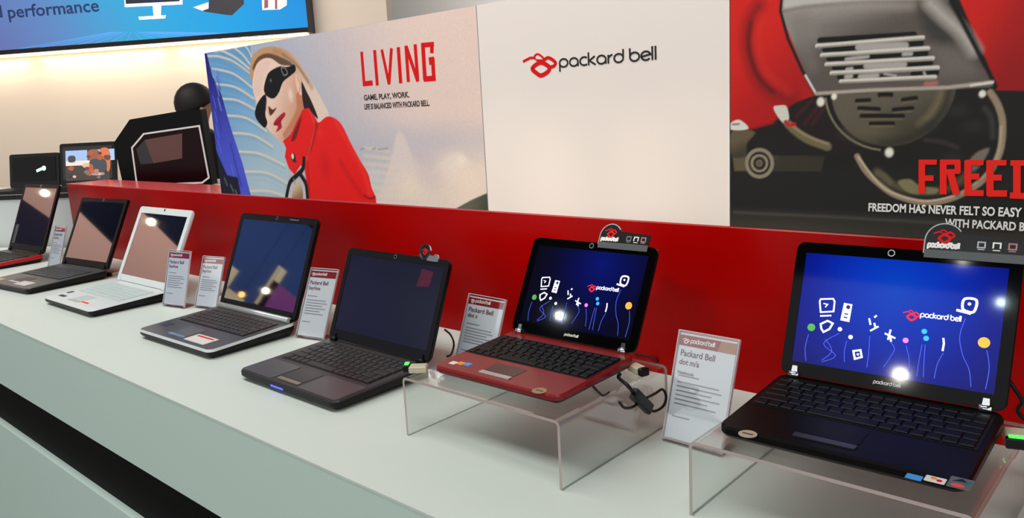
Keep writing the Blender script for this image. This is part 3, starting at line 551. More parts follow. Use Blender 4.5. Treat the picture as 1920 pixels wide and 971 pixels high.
# ------------------------------------------------------------------ laptops
def laptop(name,label,x,y,th,w,d,z0,tb,tf,lidl,lida,C,keys=True,rad=.018,group=None,hy=-.006,hz=.002,lift=0):
    t=thing(name,label,'laptop',(x,y,z0),th,group)
    top=lambda yy:tf+(tb-tf)*min(1,max(0,(yy+d)/d))
    def ring(ins,zf): return [(px,py,zf(py)) for px,py in rrect(-w/2+ins,-d+ins,w/2-ins,-ins,max(.002,rad-ins),5)]
    b=MB(); b.loft([ring(.014,lambda q:0),ring(.004,lambda q:top(q)*.28),ring(0,lambda q:top(q)*.5),ring(0,lambda q:top(q)-C.get('rimh',.003)),ring(.0025,lambda q:top(q))],band=[0,0,0,1,2,3])
    # bands: underside, underside, underside, side, rim, deck
    base=obj('base',b,[C['under'],C['side'],C['rim'],C['deck']],t)
    Dk=lambda p:V((p[0],p[1],top(p[1])+p[2]))
    kx0,kx1,ky0,ky1=C['kb']
    b=MB(); b.prism([(kx0-.003,ky0-.003),(kx1+.003,ky0-.003),(kx1+.003,ky1+.003),(kx0-.003,ky1+.003)],-.001,.0006,Dk)
    kb=obj('keyboard',b,C['well'],t)
    rows=[(15,.62,None),(15,1,None),(14,1,'tab'),(13,1,'caps'),(12,1,'shift'),(0,1,'space')]
    tot=sum(r[1] for r in rows); yy=ky1; kw=(kx1-kx0); bb=MB()
    for ri,(n,hf,kind) in enumerate(rows):
        h=(ky1-ky0)*hf/tot; u=kw/15
        if kind is None: ws=[1]*15
        elif kind=='tab': ws=[1.5]+[1]*12+[1.5]
        elif kind=='caps': ws=[1.75]+[1]*11+[2.25]
        elif kind=='shift': ws=[2.25]+[1]*10+[1.75,1]
        else: ws=[1,1,1,1,5,1,1,1,1,1,1]
        f=15/sum(ws); xx=kx0
        for q in ws:
            g=.0011 if w<.3 else .0013
            xa,xb,ya,yb=xx+g,xx+q*u*f-g,yy-h+g,yy-g; xx+=q*u*f; e=.0012
            R=[[(xa,ya,.0004),(xb,ya,.0004),(xb,yb,.0004),(xa,yb,.0004)],[(xa,ya,.0016),(xb,ya,.0016),(xb,yb,.0016),(xa,yb,.0016)],[(xa+e,ya+e,.0026),(xb-e,ya+e,.0026),(xb-e,yb-e,.0026),(xa+e,yb-e,.0026)]]
            if keys: kk=MB(); kk.loft(R,0,Dk); obj('key',kk,C['key'],kb)
            else: bb.loft(R,0,Dk)
        yy-=h
    if not keys: obj('keys',bb,C['key'],kb)
    px0,px1,py0,py1=C['pad']
    b=MB(); b.prism(rrect(px0,py0,px1,py1,.003,3),-.001,.0005,Dk); tp=obj('touchpad',b,C['padm'],t)
    b=MB(); b.prism(rrect(px0,py0-.014,px1,py0-.003,.002,3),-.001,.0014,Dk); obj('button_bar',b,C['btn'],tp)
    hp=V((0,hy,top(hy)+hz)); su=V((0,math.sin(lida),math.cos(lida))); sn=V((0,-math.cos(lida),math.sin(lida)))
    L=lambda p:hp+V((p[0],0,0))+su*p[1]+sn*p[2]
    lt=C.get('lt',.010)
    ro=rrect(-w/2,0,w/2,lidl,C.get('lr',.012),5)
    ri_=rrect(-w/2+.003,.003,w/2-.003,lidl-.003,C.get('lr',.012),5)
    b=MB(); b.loft([[(p[0],p[1],-lt) for p in ri_],[(p[0],p[1],-lt*.6) for p in ro],[(p[0],p[1],-.0015) for p in ro]],0,L); lid=obj('lid',b,C['lid'],t)
    sx0,sx1,sy0,sy1=C['scr']
    so2=[]; N_=len(ro)
    # bezel ring: match outline to inner rectangle with the same count
    inner=rrect(sx0,sy0,sx1,sy1,.0005,5); ro2=rrect(-w/2+.0008,.0008,w/2-.0008,lidl-.0008,C.get('lr',.012),5)
    b=MB(); n=len(ro2)
    vs=[L((p[0],p[1],-.0015)) for p in ro2]+[L((p[0],p[1],.0005)) for p in ro2]+[L((p[0],p[1],.0005)) for p in inner]+[L((p[0],p[1],-.0015)) for p in inner]
    fs=[]
    for i in range(n):
        j=(i+1)%n
        for k in range(4):
            k2=(k+1)%4; fs.append([k*n+i,k*n+j,k2*n+j,k2*n+i])
    b.add(vs,fs); obj('bezel',b,C['bezel'],t)
    b=MB(); b.prism([(sx0,sy0),(sx1,sy0),(sx1,sy1),(sx0,sy1)],-.0016,-.0004,L); scr=obj('screen',b,C['screen'],t)
    b=MB(); b.disc((C.get('camx',0),lidl-.0075),.0035,.0004,.0012,L,0,14); wc=obj('webcam',b,M_glossblack,t)
    b=MB(); b.stroke([(C.get('camx',0)+.0042*math.cos(k*PI/8),lidl-.0075+.0042*math.sin(k*PI/8)) for k in range(16)],.0013,.0004,.0014,L,closed=True); obj('webcam_ring',b,M_silver,wc)
    for sgn in (-1,1):
        hx=sgn*(w/2-C.get('hin',.022)); b=MB(); hw=C.get('hw',.007 if w<.3 else .010)
        b.tube([(hx-hw,hy-.001,top(hy)+.0035),(hx+hw,hy-.001,top(hy)+.0035)],.0052,seg=12)
        b.prism([(hx-hw*.7,-.001),(hx+hw*.7,-.001),(hx+hw*.5,.014),(hx-hw*.5,.014)],.0004,.0035,L)
        obj('hinge',b,C['hinge'],t)
    return dict(t=t,Dk=Dk,L=L,scr=scr,lid=lid,base=base,top=top,w=w,d=d,l=lidl,hp=hp,su=su,sn=sn)
def local(lp_,P): return lp_['t'].matrix_basis.inverted()@P if False else (Matrix.Rotation(-lp_['t'].rotation_euler[2],3,'Z')@(V(P)-V(lp_['t'].location)))
def lid_uv(lp_,px):
    o=V(lp_['t'].location); Rz=Matrix.Rotation(lp_['t'].rotation_euler[2],3,'Z')
    O=o+Rz@lp_['hp']; n=Rz@lp_['sn']; q=hit(px,O,n); l=local(lp_,q)-lp_['hp']; return (l.x,l.dot(lp_['su']))
def deck_xy(lp_,px):
    o=V(lp_['t'].location); q=onz(px,o.z+(lp_['top'](-.1))); l=local(lp_,q); return (l.x,l.y)
def sticker(lp_,name,a,c,m,h=.0006):
    b=MB(); b.prism(rrect(a[0],a[1],c[0],c[1],.0012,2),0,h,lp_['Dk']); return obj(name,b,m,lp_['base'])
M_key=mat('black_keys',(11,11,12),.45,.18); M_keyg=mat('grey_keys',(34,34,36),.45,.3)
m_screenA=grad('blue_wallpaper',[(0,(8,70,200)),(.35,(8,52,188)),(.7,(10,28,150)),(1,(14,16,110))],emit=.85,rough=.05,spec=.22)
def radial(m,c,rx,rz):
    nt=m.node_tree; d=[n for n in nt.nodes if n.type=='VECT_MATH' and n.operation=='DOT_PRODUCT'][0]; tc=[n for n in nt.nodes if n.type=='TEX_COORD'][0]
    mp=nt.nodes.new('ShaderNodeMapping'); mp.inputs['Location'].default_value=(-c[0]/rx,0,-c[1]/rz); mp.inputs['Scale'].default_value=(1/rx,0,1/rz)
    ln=nt.nodes.new('ShaderNodeVectorMath'); ln.operation='LENGTH'
    nt.links.new(tc.outputs['Object'],mp.inputs[0]); nt.links.new(mp.outputs[0],ln.inputs[0])
    for l in list(d.outputs['Value'].links): nt.links.new(ln.outputs['Value'],l.to_socket)
radial(m_screenA,(.0,.155),.17,.15)
m_screenB=grad('dim_blue_wallpaper',[(0,(14,26,120)),(.4,(14,18,84)),(.75,(14,14,48)),(1,(14,14,34))],emit=.72,rough=.05,spec=.2)
radial(m_screenB,(.03,.155),.14,.13)
def netbook_colors(body,deckm,scr,w,l,kb,pad,btn,hinge,**k):
    return dict(under=M_black,side=body,rim=deckm,deck=deckm,well=M_black,key=M_key,kb=kb,pad=pad,padm=btn[0],btn=btn[1],lid=body,bezel=M_glossblack,screen=scr,scr=(-w/2+.015,w/2-.015,.020,l-.016),hinge=hinge,**k)
M_blackdeck=mat('black_gloss_deck',(10,8,8),.35,.12)
M_reddeck=mat('wine_red_deck',(128,26,28),.3,.5,noise=.05,nscale=40)
M_redside=mat('wine_red_shell',(120,14,20),.25,.5)
# A: black netbook on the right riser
rh=.1045
A_=laptop('netbook','black netbook with bright blue wallpaper on the right acrylic riser','' and 0 or -.0687,-.219,.0237,.2861,.209,rh,.028,.020,.1955,.3262,
   netbook_colors(M_blackdeck,M_blackdeck,m_screenA,.2861,.1955,(-.132,.132,-.122,-.022),(-.052,.022,-.178,-.140),(M_blackdeck,mat('dark_grey_bar',(44,44,50),.3)),M_chrome,camx=-.012))
# B: red netbook
B_=laptop('netbook','wine red netbook with dark blue wallpaper on the middle acrylic riser',-.5759,-.2581,.0078,.269,.2067,rh,.026,.018,.1815,.4672,
   netbook_colors(M_redside,M_reddeck,m_screenB,.269,.1815,(-.128,.128,-.128,-.034),(-.04,.025,-.180,-.146),(mat('brown_pad',(70,34,32),.3),M_silver),M_chrome,camx=.0))
B_['lid'].data.materials[0]=M_black
Z4=lambda x,y:(x/2.857+1460,y/2.857+420)
uvA=lambda p:lid_uv(A_,Z4(*p))
SA=(-.2861/2+.015,.2861/2-.015,.020,.1955-.016); SB=(-.269/2+.015,.269/2-.015,.020,.1815-.016)
def icons(lp_,S0,dimk):
    k=(S0[1]-S0[0])/(SA[1]-SA[0])
    def uv(p):
        a=uvA(p); u=(a[0]-SA[0])/(SA[1]-SA[0]); v=(a[1]-SA[2])/(SA[3]-SA[2])
        u=min(.995,max(.005,u)); v=min(.99,max(.01,v)); return (S0[0]+u*(S0[1]-S0[0]),S0[2]+v*(S0[3]-S0[2]))
    L=lp_['L']; sc=lp_['scr']; E=lambda n,c,e: mat(n+('_dim' if dimk<1 else ''),c,.4,emit=e*dimk)
    U_=lambda pts:[uv(p) for p in pts]
    for pts in [[(160,590),(142,660),(146,732)],[(325,585),(240,640),(305,705),(232,738)],[(250,615),(285,680),(230,730)],[(365,625),(352,680),(352,738)],[(488,600),(482,690),(472,768)],[(600,632),(620,670),(590,725),(562,765)],[(683,652),(698,720),(700,790)],[(768,645),(750,740),(740,815)],[(785,645),(778,740),(775,820)],[(882,690),(850,750),(833,828)],[(1000,505),(970,600),(985,700),(1020,780),(1030,872)],[(1115,675),(1128,770),(1108,885)]]:
        b=MB(); b.stroke(U_(smooth_pts(pts,False,4)),.0008*k,-.0004,.0001,L); obj('flower_stem',b,E('wallpaper_stem',(70,90,220),.7),sc)
    w1=.0022*k; WH=E('wallpaper_white',(225,228,245),.95)
    def ic(name,strokes,polys=(),discs=()):
        b=MB()
        for pts,f,cl in strokes: b.stroke(U_(pts),w1*f,-.0004,.0002,L,closed=cl)
        for p in polys: b.prism(U_(p),-.0004,.0001,L)
        for p,r in discs: b.disc(uv(p),r*k,-.0004,.0002,L)
        obj(name,b,WH,sc)
    ic('monitor_icon',[([(225,402),(292,400),(300,415),(294,468),(225,472),(220,415)],1,True),([(240,425),(262,430),(250,445)],.7,False),([(222,492),(282,490)],1,False)])
    ic('gamepad_icon',[([(225,535),(262,518),(290,532),(272,562),(240,578),(228,560)],1.2,True)])
    ic('phone_icon',[],[[(350,422),(395,430),(378,525),(330,515)]])
    ic('white_dot',[],[],[((328,563),.003)]); ic('white_dot',[],[],[((385,605),.003)])
    ic('lock_icon',[([(400,680),(438,675),(445,712),(408,722)],1.2,True)],[],[((424,698),.0016)])
    ic('music_icon',[([(485,505),(492,540)],1.1,False),([(512,500),(525,490)],1.1,False),([(490,572),(535,548)],1.1,False),([(512,530),(520,560)],1.1,False)])
    ic('runner_icon',[([(568,585),(625,612)],1.1,False),([(600,565),(585,620)],1.1,False),([(598,600),(602,630)],1.1,False)])
    ic('pen_icon',[([(882,610),(885,640),(878,680)],1.1,False)])
    ic('laptop_icon',[(smooth_pts([(995,402),(1050,402),(1062,425),(1045,470),(1010,468),(985,450)],True,4),1.4,True),([(952,460),(1000,472),(1030,480)],1.5,False)],[],[((1022,428),.002)])
    b=MB(); b.disc(uv((373,445)),.0028*k,.0001,.0003,L); b.stroke(U_([(352,480),(372,484)]),w1*.8,.0001,.0003,L); b.stroke(U_([(348,498),(368,502)]),w1*.8,.0001,.0003,L); obj('phone_icon_details',b,E('wallpaper_navy',(20,30,120),.6),sc)
    for n,p,r,c in (('green_dot',(175,553),.0055,(70,150,70)),('pink_dot',(680,623),.0036,(225,120,225)),('cyan_dot',(780,575),.0034,(40,170,235)),('cyan_dot',(790,612),.0034,(40,170,235)),('orange_dot',(1100,635),.0068,(240,165,60))):
        b=MB(); b.disc(uv(p),r*k,-.0004,.0002,L); obj(n,b,E('wallpaper_'+n,c,.9),sc)
    a=uv((758,497)); c=uv((975,523)); b=MB(); v=V(c)-V(a); up=V((-v.y,v.x)).normalized()*.0052*k
    brand_text(b,a,c,(up.x,up.y),.0012*k,-.0004,.0002,L); obj('wallpaper_lettering',b,E('wallpaper_white',(225,228,245),.95),sc)
    b=MB(); brand_logo(b,uv((712,490)),.000048*k,-.0004,.0002,L,0,1.3); obj('wallpaper_emblem',b,E('wallpaper_red',(205,25,50),.8),sc)
icons(A_,SA,1); icons(B_,SB,.62)
# stickers, badges
def round_badge(lp_,c,r,m,name='round_badge'):
    b=MB(); b.disc(c,r,0,.0007,lp_['Dk'],0,24,r*.95); o=obj(name,b,m,lp_['base']); 
    b=MB(); b.stroke([(c[0]-r*.6,c[1]),(c[0]+r*.6,c[1])],r*.35,.0007,.0009,lp_['Dk']); obj('badge_print',b,mat('badge_print',(90,80,70),.5),o)
M_badge=mat('tan_badge',(176,158,140),.4); M_stB=mat('blue_sticker',(70,150,225),.4); M_stW=mat('white_sticker',(225,220,212),.4); M_stO=mat('orange_print',(225,150,60),.5); M_stT=mat('teal_print',(20,110,110),.5); M_stK=mat('black_sticker',(20,20,24),.4); M_stR=mat('salmon_print',(225,80,75),.5)
round_badge(A_,deck_xy(A_,(1402,808)),.0115,M_badge)
q=deck_xy(A_,(1714,888)); sticker(A_,'blue_sticker',(q[0]-.008,q[1]-.006),(q[0]+.008,q[1]+.006),M_stB)
q=deck_xy(A_,(1754,893)); s_=sticker(A_,'white_sticker',(q[0]-.010,q[1]-.007),(q[0]+.010,q[1]+.007),M_stW); b=MB(); b.disc((q[0]-.002,q[1]+.002),.003,.0006,.0009,A_['Dk']); obj('sticker_print',b,M_stO,s_); b=MB(); b.disc((q[0]+.004,q[1]-.001),.0028,.0006,.0009,A_['Dk']); obj('sticker_print',b,M_redink,s_)
q=deck_xy(A_,(1801,900)); s_=sticker(A_,'logo_sticker',(q[0]-.011,q[1]-.013),(q[0]+.011,q[1]+.013),mat('grey_sticker',(90,96,96),.4)); b=MB(); b.prism([(q[0]-.008,q[1]+.002),(q[0]+.006,q[1]+.004),(q[0],q[1]+.011)],.0006,.0009,A_['Dk']); obj('sticker_print',b,M_stK,s_); b=MB(); b.prism([(q[0]+.001,q[1]-.002),(q[0]+.009,q[1]+.001),(q[0]+.009,q[1]+.008)],.0006,.0010,A_['Dk']); obj('sticker_print',b,M_stT,s_); b=MB(); b.disc((q[0]-.001,q[1]-.007),.0068,.0006,.0010,A_['Dk'],0,16,.0042); obj('sticker_print',b,M_stR,s_)
round_badge(B_,deck_xy(B_,(1011,728)),.0115,mat('gold_badge',(160,128,92),.4))
for n,p,m in (('white_sticker',(850,677),M_stW),('orange_sticker',(864,678),M_stO),('blue_sticker',(877,680),M_stB)):
    q=deck_xy(B_,p); sticker(B_,n,(q[0]-.0065,q[1]-.006),(q[0]+.0065,q[1]+.006),m)
# bezel lettering
for lp_,wid in ((A_,.034),(B_,.03)):
    b=MB(); brand_text(b,(-wid*.4,.0085),(wid*.6,.0085),(0,.0036),.0008,.0005,.0009,lp_['L']); obj('bezel_lettering',b,M_whiteink,lp_['lid'])
# palm-rest power leds
for lp_,xx in ((A_,(1620,823)),(B_,(902,705))): pass

def big_colors(w,l,**k):
    d=dict(under=M_black,side=M_black,rim=M_black,deck=M_black,well=M_black,key=M_keyg,kb=(-w/2+.03,w/2-.03,-.135,-.03),pad=(-.05,.03,-.20,-.155),padm=M_black,btn=M_silver,lid=M_black,bezel=M_black,screen=M_deadscreen,scr=(-w/2+.014,w/2-.014,.024,l-.016),hinge=M_black,lt=.012); d.update(k); return d
M_c=mat('charcoal_deck',(46,42,44),.4,.5); M_cpad=mat('charcoal_palm_rest',(74,70,74),.35,.5)
C_=laptop('laptop','matte black laptop with unlit navy screen given a faint glow, flat on the counter beside the middle riser',-1.104,-.275,-.0013,.3462,.2388,0,.030,.022,.2165,.3869,
   big_colors(.3462,.2165,deck=M_c,rim=M_c,side=M_black,key=mat('charcoal_keys',(34,31,33),.45),kb=(-.150,.150,-.142,-.025),pad=(-.045,.03,-.210,-.160),padm=mat('charcoal_pad',(38,34,36),.35),btn=mat('brass_bar',(150,135,115),.3,.5,.6),screen=mat('navy_screen_with_glow',(20,21,40),.22,.5,emit=.18)))  # faint bluish glow put into the switched-off screen's material
for nm,(a,c) in (('palm_rest',((-.168,-.232),(-.054,-.158))),('palm_rest',((.04,-.232),(.166,-.158)))):
    b=MB(); b.prism(rrect(a[0],a[1],c[0],c[1],.006,3),0,.0008,C_['Dk']); obj(nm,b,M_cpad,C_['base'])
b=MB(); b.box((-.045,-.2393,.010),(.0,-.2375,.014)); obj('power_light',b,M_blueled,C_['base'])
b=MB(); q=lid_uv(C_,(797,522)); b.prism([(q[0]-.022,q[1]-.02),(q[0]+.018,q[1]-.016),(q[0]+.022,q[1]+.016),(q[0]-.016,q[1]+.02)],-.0004,.0000,C_['L']); obj('painted_red_reflection',b,mat('red_reflection_paint',(70,18,40),.3,emit=.25),C_['scr'])  # reddish reflection painted onto the dark screen
D_=laptop('laptop','dark laptop with silver rim and silver hinge bar, screen reflecting booth lights',-1.6436,-.2511,.0227,.3641,.2384,0,.034,.024,.268,.3939,
   big_colors(.3641,.268,deck=mat('brown_grey_deck',(70,64,64),.3,.5),rim=mat('pale_silver_rim',(205,210,210),.35,.5),rimh=.0065,side=M_black,key=mat('brown_keys',(52,46,46),.4),kb=(-.155,.155,-.135,-.035),padm=mat('brown_pad2',(92,86,86),.3),pad=(-.06,.02,-.205,-.155),scr=(-.168,.168,.022,.250),hinge=M_black,lt=.012))
b=MB(); b.tube([(-.17,-.012,.0385),(.17,-.012,.0385)],.0085,seg=14); obj('hinge_bar',b,mat('satin_silver',(190,194,196),.35,.5,.6),D_['t'])
q=(.085,-.20); s_=sticker(D_,'spec_sticker',(.03,-.222),(.125,-.180),M_stW); b=MB(); b.prism([(.04,-.192),(.115,-.192),(.115,-.186),(.04,-.186)],.0006,.0009,D_['Dk']); obj('sticker_print',b,M_redink,s_)
sticker(D_,'dark_sticker',(-.155,-.19),(-.125,-.165),mat('dark_blue_sticker',(40,44,66),.4))
b=MB(); b.prism([(.06,.258),(.10,.258),(.10,.261),(.06,.261)],.0005,.0009,D_['L']); obj('bezel_lettering',b,M_silver,D_['lid'])
M_wl=mat('white_laptop_shell',(214,222,222),.3,.5); 
E_l=laptop('laptop','white laptop with white frame around a dark reflecting screen',-2.3504,-.2492,.0205,.3621,.2382,0,.032,.022,.263,.4588,
   big_colors(.3621,.263,deck=M_wl,rim=M_wl,side=M_black,well=mat('white_well',(190,200,200),.4),key=mat('white_keys',(198,210,208),.4),lid=M_wl,bezel=M_wl,kb=(-.15,.15,-.14,-.035),padm=mat('pale_pad',(190,200,200),.35),btn=mat('pale_bar',(175,182,182),.3),pad=(-.05,.03,-.20,-.155),scr=(-.160,.160,.022,.240),hinge=M_wl))
sticker(E_l,'dark_sticker',(-.165,-.175),(-.145,-.155),M_stK); sticker(E_l,'dark_sticker',(-.15,-.205),(-.105,-.192),M_stK); s_=sticker(E_l,'spec_sticker',(.02,-.222),(.10,-.190),M_stW); b=MB(); b.prism([(.03,-.205),(.08,-.205),(.08,-.198),(.03,-.198)],.0006,.0009,E_l['Dk']); obj('sticker_print',b,M_redink,s_)
M_fdeck=mat('dark_grey_deck',(74,76,76),.35,.5)
F_l=laptop('laptop','dark grey laptop left of the white one, screen with slanting bright reflection',-2.9274,-.216,.1095,.3408,.2818,0,.034,.022,.268,.448,
   big_colors(.3408,.268,deck=M_fdeck,rim=M_fdeck,key=mat('dim_grey_keys',(62,64,64),.4),kb=(-.145,.145,-.16,-.05),pad=(-.05,.03,-.235,-.185),padm=M_c,btn=M_silver,scr=(-.155,.155,.024,.252),lr=.004))
s_=sticker(F_l,'spec_sticker',(.02,-.262),(.105,-.222),mat('pale_pink_sticker',(214,200,200),.4)); sticker(F_l,'amber_sticker',(-.165,-.268),(-.10,-.235),mat('amber_sticker',(190,160,130),.4))
gx=-3.7715+.17*math.cos(.0874); gy=-.2258+.17*math.sin(.0874)
G_l=laptop('laptop','dark laptop with red sided base at the far left end of the row',gx,gy,.0874,.3407,.27,0,.034,.022,.300,.3822,
   big_colors(.3407,.300,deck=mat('dark_brown_deck',(60,50,44),.3,.5),rim=mat('bright_red_rim',(190,16,26),.3,.5),side=mat('bright_red_side',(176,14,24),.3,.5),kb=(-.145,.145,-.16,-.05),pad=(-.05,.03,-.235,-.185),scr=(-.155,.155,.03,.284)))

# ------------------------------------------------------------------ acrylic risers
def riser(label,x0_,x1_,y0_,y1_,h,rz=0):
    r=thing('acrylic_riser',label,'display stand',((x0_+x1_)/2,(y0_+y1_)/2,0),rz,'clear acrylic risers'); ox,oy=(x0_+x1_)/2,(y0_+y1_)/2
    t=.0045; a,b_=x0_-ox,x1_-ox; c,d_=y0_-oy,y1_-oy
    # bent sheet profile in x-z, swept along y; the cut edges show front and back
    rr=.009; n=5
    def prof(off):
        R=rr-off; P=[(a+off,0)]
        for k in range(n+1): an=PI-PI/2*k/n; P.append((a+rr+R*math.cos(an),h-rr+R*math.sin(an)))
        for k in range(n+1): an=PI/2-PI/2*k/n; P.append((b_-rr+R*math.cos(an),h-rr+R*math.sin(an)))
        P.append((b_-off,0)); return P
    po,pi_=prof(0),prof(t); m=MB(); N2=len(po)
    vs=[V((x,c,z)) for x,z in po]+[V((x,c,z)) for x,z in pi_]+[V((x,d_,z)) for x,z in po]+[V((x,d_,z)) for x,z in pi_]
    fs=[];mi=[]
    for i in range(N2-1):
        fs.append([i,i+1,2*N2+i+1,2*N2+i]);mi.append(0); fs.append([N2+i,N2+i+1,3*N2+i+1,3*N2+i]);mi.append(0)
        fs.append([i,i+1,N2+i+1,N2+i]);mi.append(1); fs.append([2*N2+i,2*N2+i+1,3*N2+i+1,3*N2+i]);mi.append(1)
    for i in (0,N2-1): fs.append([i,N2+i,3*N2+i,2*N2+i]);mi.append(0)
    m.add(vs,fs); m.m=mi; obj('bent_sheet',m,[M_acr,M_acredge],r); return r
riser('clear acrylic riser under the wine red netbook',-.7458,-.4097,-.5003,-.215,rh)
riser('clear acrylic riser under the black netbook at the right edge',-.2338,.0938,-.4542,-.17,rh)

# ------------------------------------------------------------------ price cards in acrylic holders
M_card=mat('card_paper',(226,228,232),.5,.3); M_cardred=mat('card_red_band',(150,26,34),.45,.3); M_holder=acrylic('card_sleeve_acrylic',(.95,.96,.97,1))
M_cardtext=mat('card_grey_text',(150,148,156),.6); M_cardtan=mat('card_tan_print',(176,120,84),.5)
def price_card(label,x,y,th,w,h,a,lines,z0=0.0,sheet=1.0,group='information cards beside the laptops',tan=False):
    t=thing('information_card',label,'sign',(x,y,z0),th,group)
    su=V((0,math.sin(a),math.cos(a))); sn=V((0,-math.cos(a),math.sin(a)))
    base=V((0,0,.004)); L=lambda p:base+V((p[0],0,0))+su*p[1]+sn*p[2]
    b=MB(); b.prism([(0,0),(w,0),(w,h),(0,h)],-.0035,-.0022,L); b.prism([(0,0),(w,0),(w,h),(0,h)],.0008,.002,L)
    # foot and rear prop
    b.box((0,-.002,0),(w,.045,.003)); obj('acrylic_sleeve',b,M_holder,t)
    b=MB(); e=.0009
    for p,q in (((0,0),(0,h)),((w,0),(w,h)),((0,h),(w,h))): b.stroke([p,q],.0014,-.0036,.0021,L)
    obj('sleeve_edge',b,mat('sleeve_edge',(196,190,192),.2,.6),t)
    hh=h-.004; lo=hh*(1-sheet)+.004
    b=MB(); b.prism([(.003,lo),(w-.003,lo),(w-.003,hh),(.003,hh)],-.002,.0,L); cd_=obj('card',b,M_card,t)
    b=MB(); b.prism([(.003,hh*.885),(w-.003,hh*.885),(w-.003,hh-.003),(.003,hh-.003)],0,.0004,L); hb=obj('header_band',b,M_cardred,t)
    if tan:
        b=MB(); b.prism([(w*.68,hh*.885),(w-.003,hh*.885),(w-.003,hh-.003),(w*.72,hh-.003)],.0004,.0006,L); obj('header_picture',b,M_cardtan,hb)
    b=MB(); brand_text(b,(w*.22,hh*.918),(w*.62,hh*.918),(0,.0052),.0013,.0004,.0006,L); brand_logo(b,(w*.14,hh*.93),.00003,.0004,.0006,L,0,1.2); obj('header_lettering',b,M_whiteink,hb)
    b=MB()
    for i,(s,x0c,x1c,yy,ch) in enumerate(lines): add_text(b,s,(w*x0c,hh*yy),(w*x1c,hh*yy),(0,ch),.0002,L,0,.02)
    if lines: obj('card_lettering',b,mat('card_maroon_ink',(96,40,66),.6),cd_)
    b=MB()
    for k,(yy,ww) in enumerate(((.60,.35),(.54,.7),(.50,.75),(.46,.6),(.42,.74),(.38,.55),(.34,.7),(.22,.3))):
        if hh*yy>lo+.004: b.prism([(w*.1,hh*yy),(w*(.1+ww),hh*yy),(w*(.1+ww),hh*yy+.0022),(w*.1,hh*yy+.0022)],0,.0003,L)
    obj('card_fine_print',b,M_cardtext,cd_)
    return t
big=[('Packard Bell',.08,.66,.79,.010),('dot m/a',.08,.42,.71,.009),('Netbook',.08,.36,.62,.005)]
med=[('Packard Bell',.08,.75,.78,.010),('EasyNote',.08,.5,.70,.009)]
price_card('information card between the two acrylic risers, left of the black netbook',-.3853,-.2726,-.02,.105,.1757,.3294,big,tan=True)
price_card('information card behind the left edge of the wine red netbook',-.9447,-.196,-.0295,.110,.1542,.378,[('Packard Bell',.08,.75,.78,.010),('dot s',.08,.35,.70,.009)])
price_card('tall information card between the silver-rimmed laptop and the matte black one',-1.447,-.262,.2,.0919,.1766,.45,med)
price_card('information card standing right beside the white laptop, left one of a pair',-2.1206,-.2911,.188,.0998,.1683,.2898,med)
price_card('information card of the pair near the white laptop, the one nearer the silver-rimmed laptop',-2.0051,-.2474,.2143,.0917,.1532,.3574,med)
price_card('information card between the dark grey laptop and the red-sided one',-3.2625,-.24,.1293,.0872,.169,.3339,med)
price_card('information card at the far left edge, beyond the red-sided laptop',-3.93,-.30,.0335,.0874,.17,.3747,med)
price_card('short information card mostly hidden behind the matte black laptop',-1.335,-.18,.25,.07,.12,.35,[])

# ------------------------------------------------------------------ toppers clipped on the screens
def topper(lp_,label,px_c,px_r,r,lw,group=None):
    t=thing('screen_topper',label,'sign',(0,0,0)); o=V(lp_['t'].location); t.location=o; t.rotation_euler=lp_['t'].rotation_euler
    L=lp_['L']; c=lid_uv(lp_,px_c); l=lp_['l']; hb=l-.004
    xr=c[0]+lw
    poly=[(c[0]-r,hb)]+[(c[0]+r*math.cos(math.radians(a)),c[1]+r*math.sin(math.radians(a))) for a in range(180,24,-12)]
    poly+=[(c[0]+r*.98,c[1]+r*.45),(xr,c[1]+r*.30),(xr,hb)]
    b=MB(); b.prism(poly,.0010,.0026,L); obj('plate',b,mat('topper_black',(26,26,28),.25,.5),t)
    b=MB(); b.stroke([(c[0]-r,hb)]+[(c[0]+r*math.cos(math.radians(a)),c[1]+r*math.sin(math.radians(a))) for a in range(180,24,-12)],.0016,.0008,.0030,L); obj('rim',b,mat('topper_rim',(170,172,176),.2,.6),t)
    b=MB(); b.prism([(c[0]-r*.95,l-.010),(xr,l-.010),(xr,l+.001),(c[0]-r*.95,l+.001)],.0028,.0042,L); b.box((c[0]-r*.6,lp_['hp'].y,0),(c[0]-r*.6,lp_['hp'].y,0)) if False else None
    obj('clip_rail',b,mat('clip_grey',(84,88,90),.3,.5),t)
    b=MB(); brand_text(b,(c[0]-r*.82,c[1]-r*.42),(c[0]+r*.80,c[1]-r*.42),(0,r*.24),r*.10,.0026,.0031,L); obj('plate_lettering',b,M_whiteink,t)
    b=MB(); brand_logo(b,(c[0],c[1]+r*.25),r*.0026,.0026,.0031,L,0,1.2); obj('plate_emblem',b,M_redink,t)
    for i,(f,m) in enumerate(((.30,M_silver),(.55,M_whiteink),(.80,mat('dusty_pink_icon',(180,120,125),.5)))):
        x=c[0]+r+(lw-r)*f; b=MB()
        b.stroke([(x-.004,c[1]-.006),(x-.004,c[1]+.001),(x+.004,c[1]+.001),(x+.004,c[1]-.006)],.0018,.0026,.0031,L,closed=(i!=1)); b.stroke([(x-.004,c[1]-.0085),(x+.004,c[1]-.0085)],.0012,.0026,.0031,L); obj('plate_icon',b,m,t)
    return t
topper(A_,'black brand topper with emblem disc clipped on the black netbook screen',(1771,452),None,.023,.092)
topper(B_,'black brand topper with emblem disc clipped on the wine red netbook screen',(1146,443),None,.0215,.080)
t=thing('screen_topper','small round chrome-edged badge clipped on the matte black laptop screen','sign',C_['t'].location,C_['t'].rotation_euler[2])
c=lid_uv(C_,(799,473)); L=C_['L']
b=MB(); b.disc(c,.016,.001,.003,L,0,24); obj('plate',b,MATS['topper_black'],t)
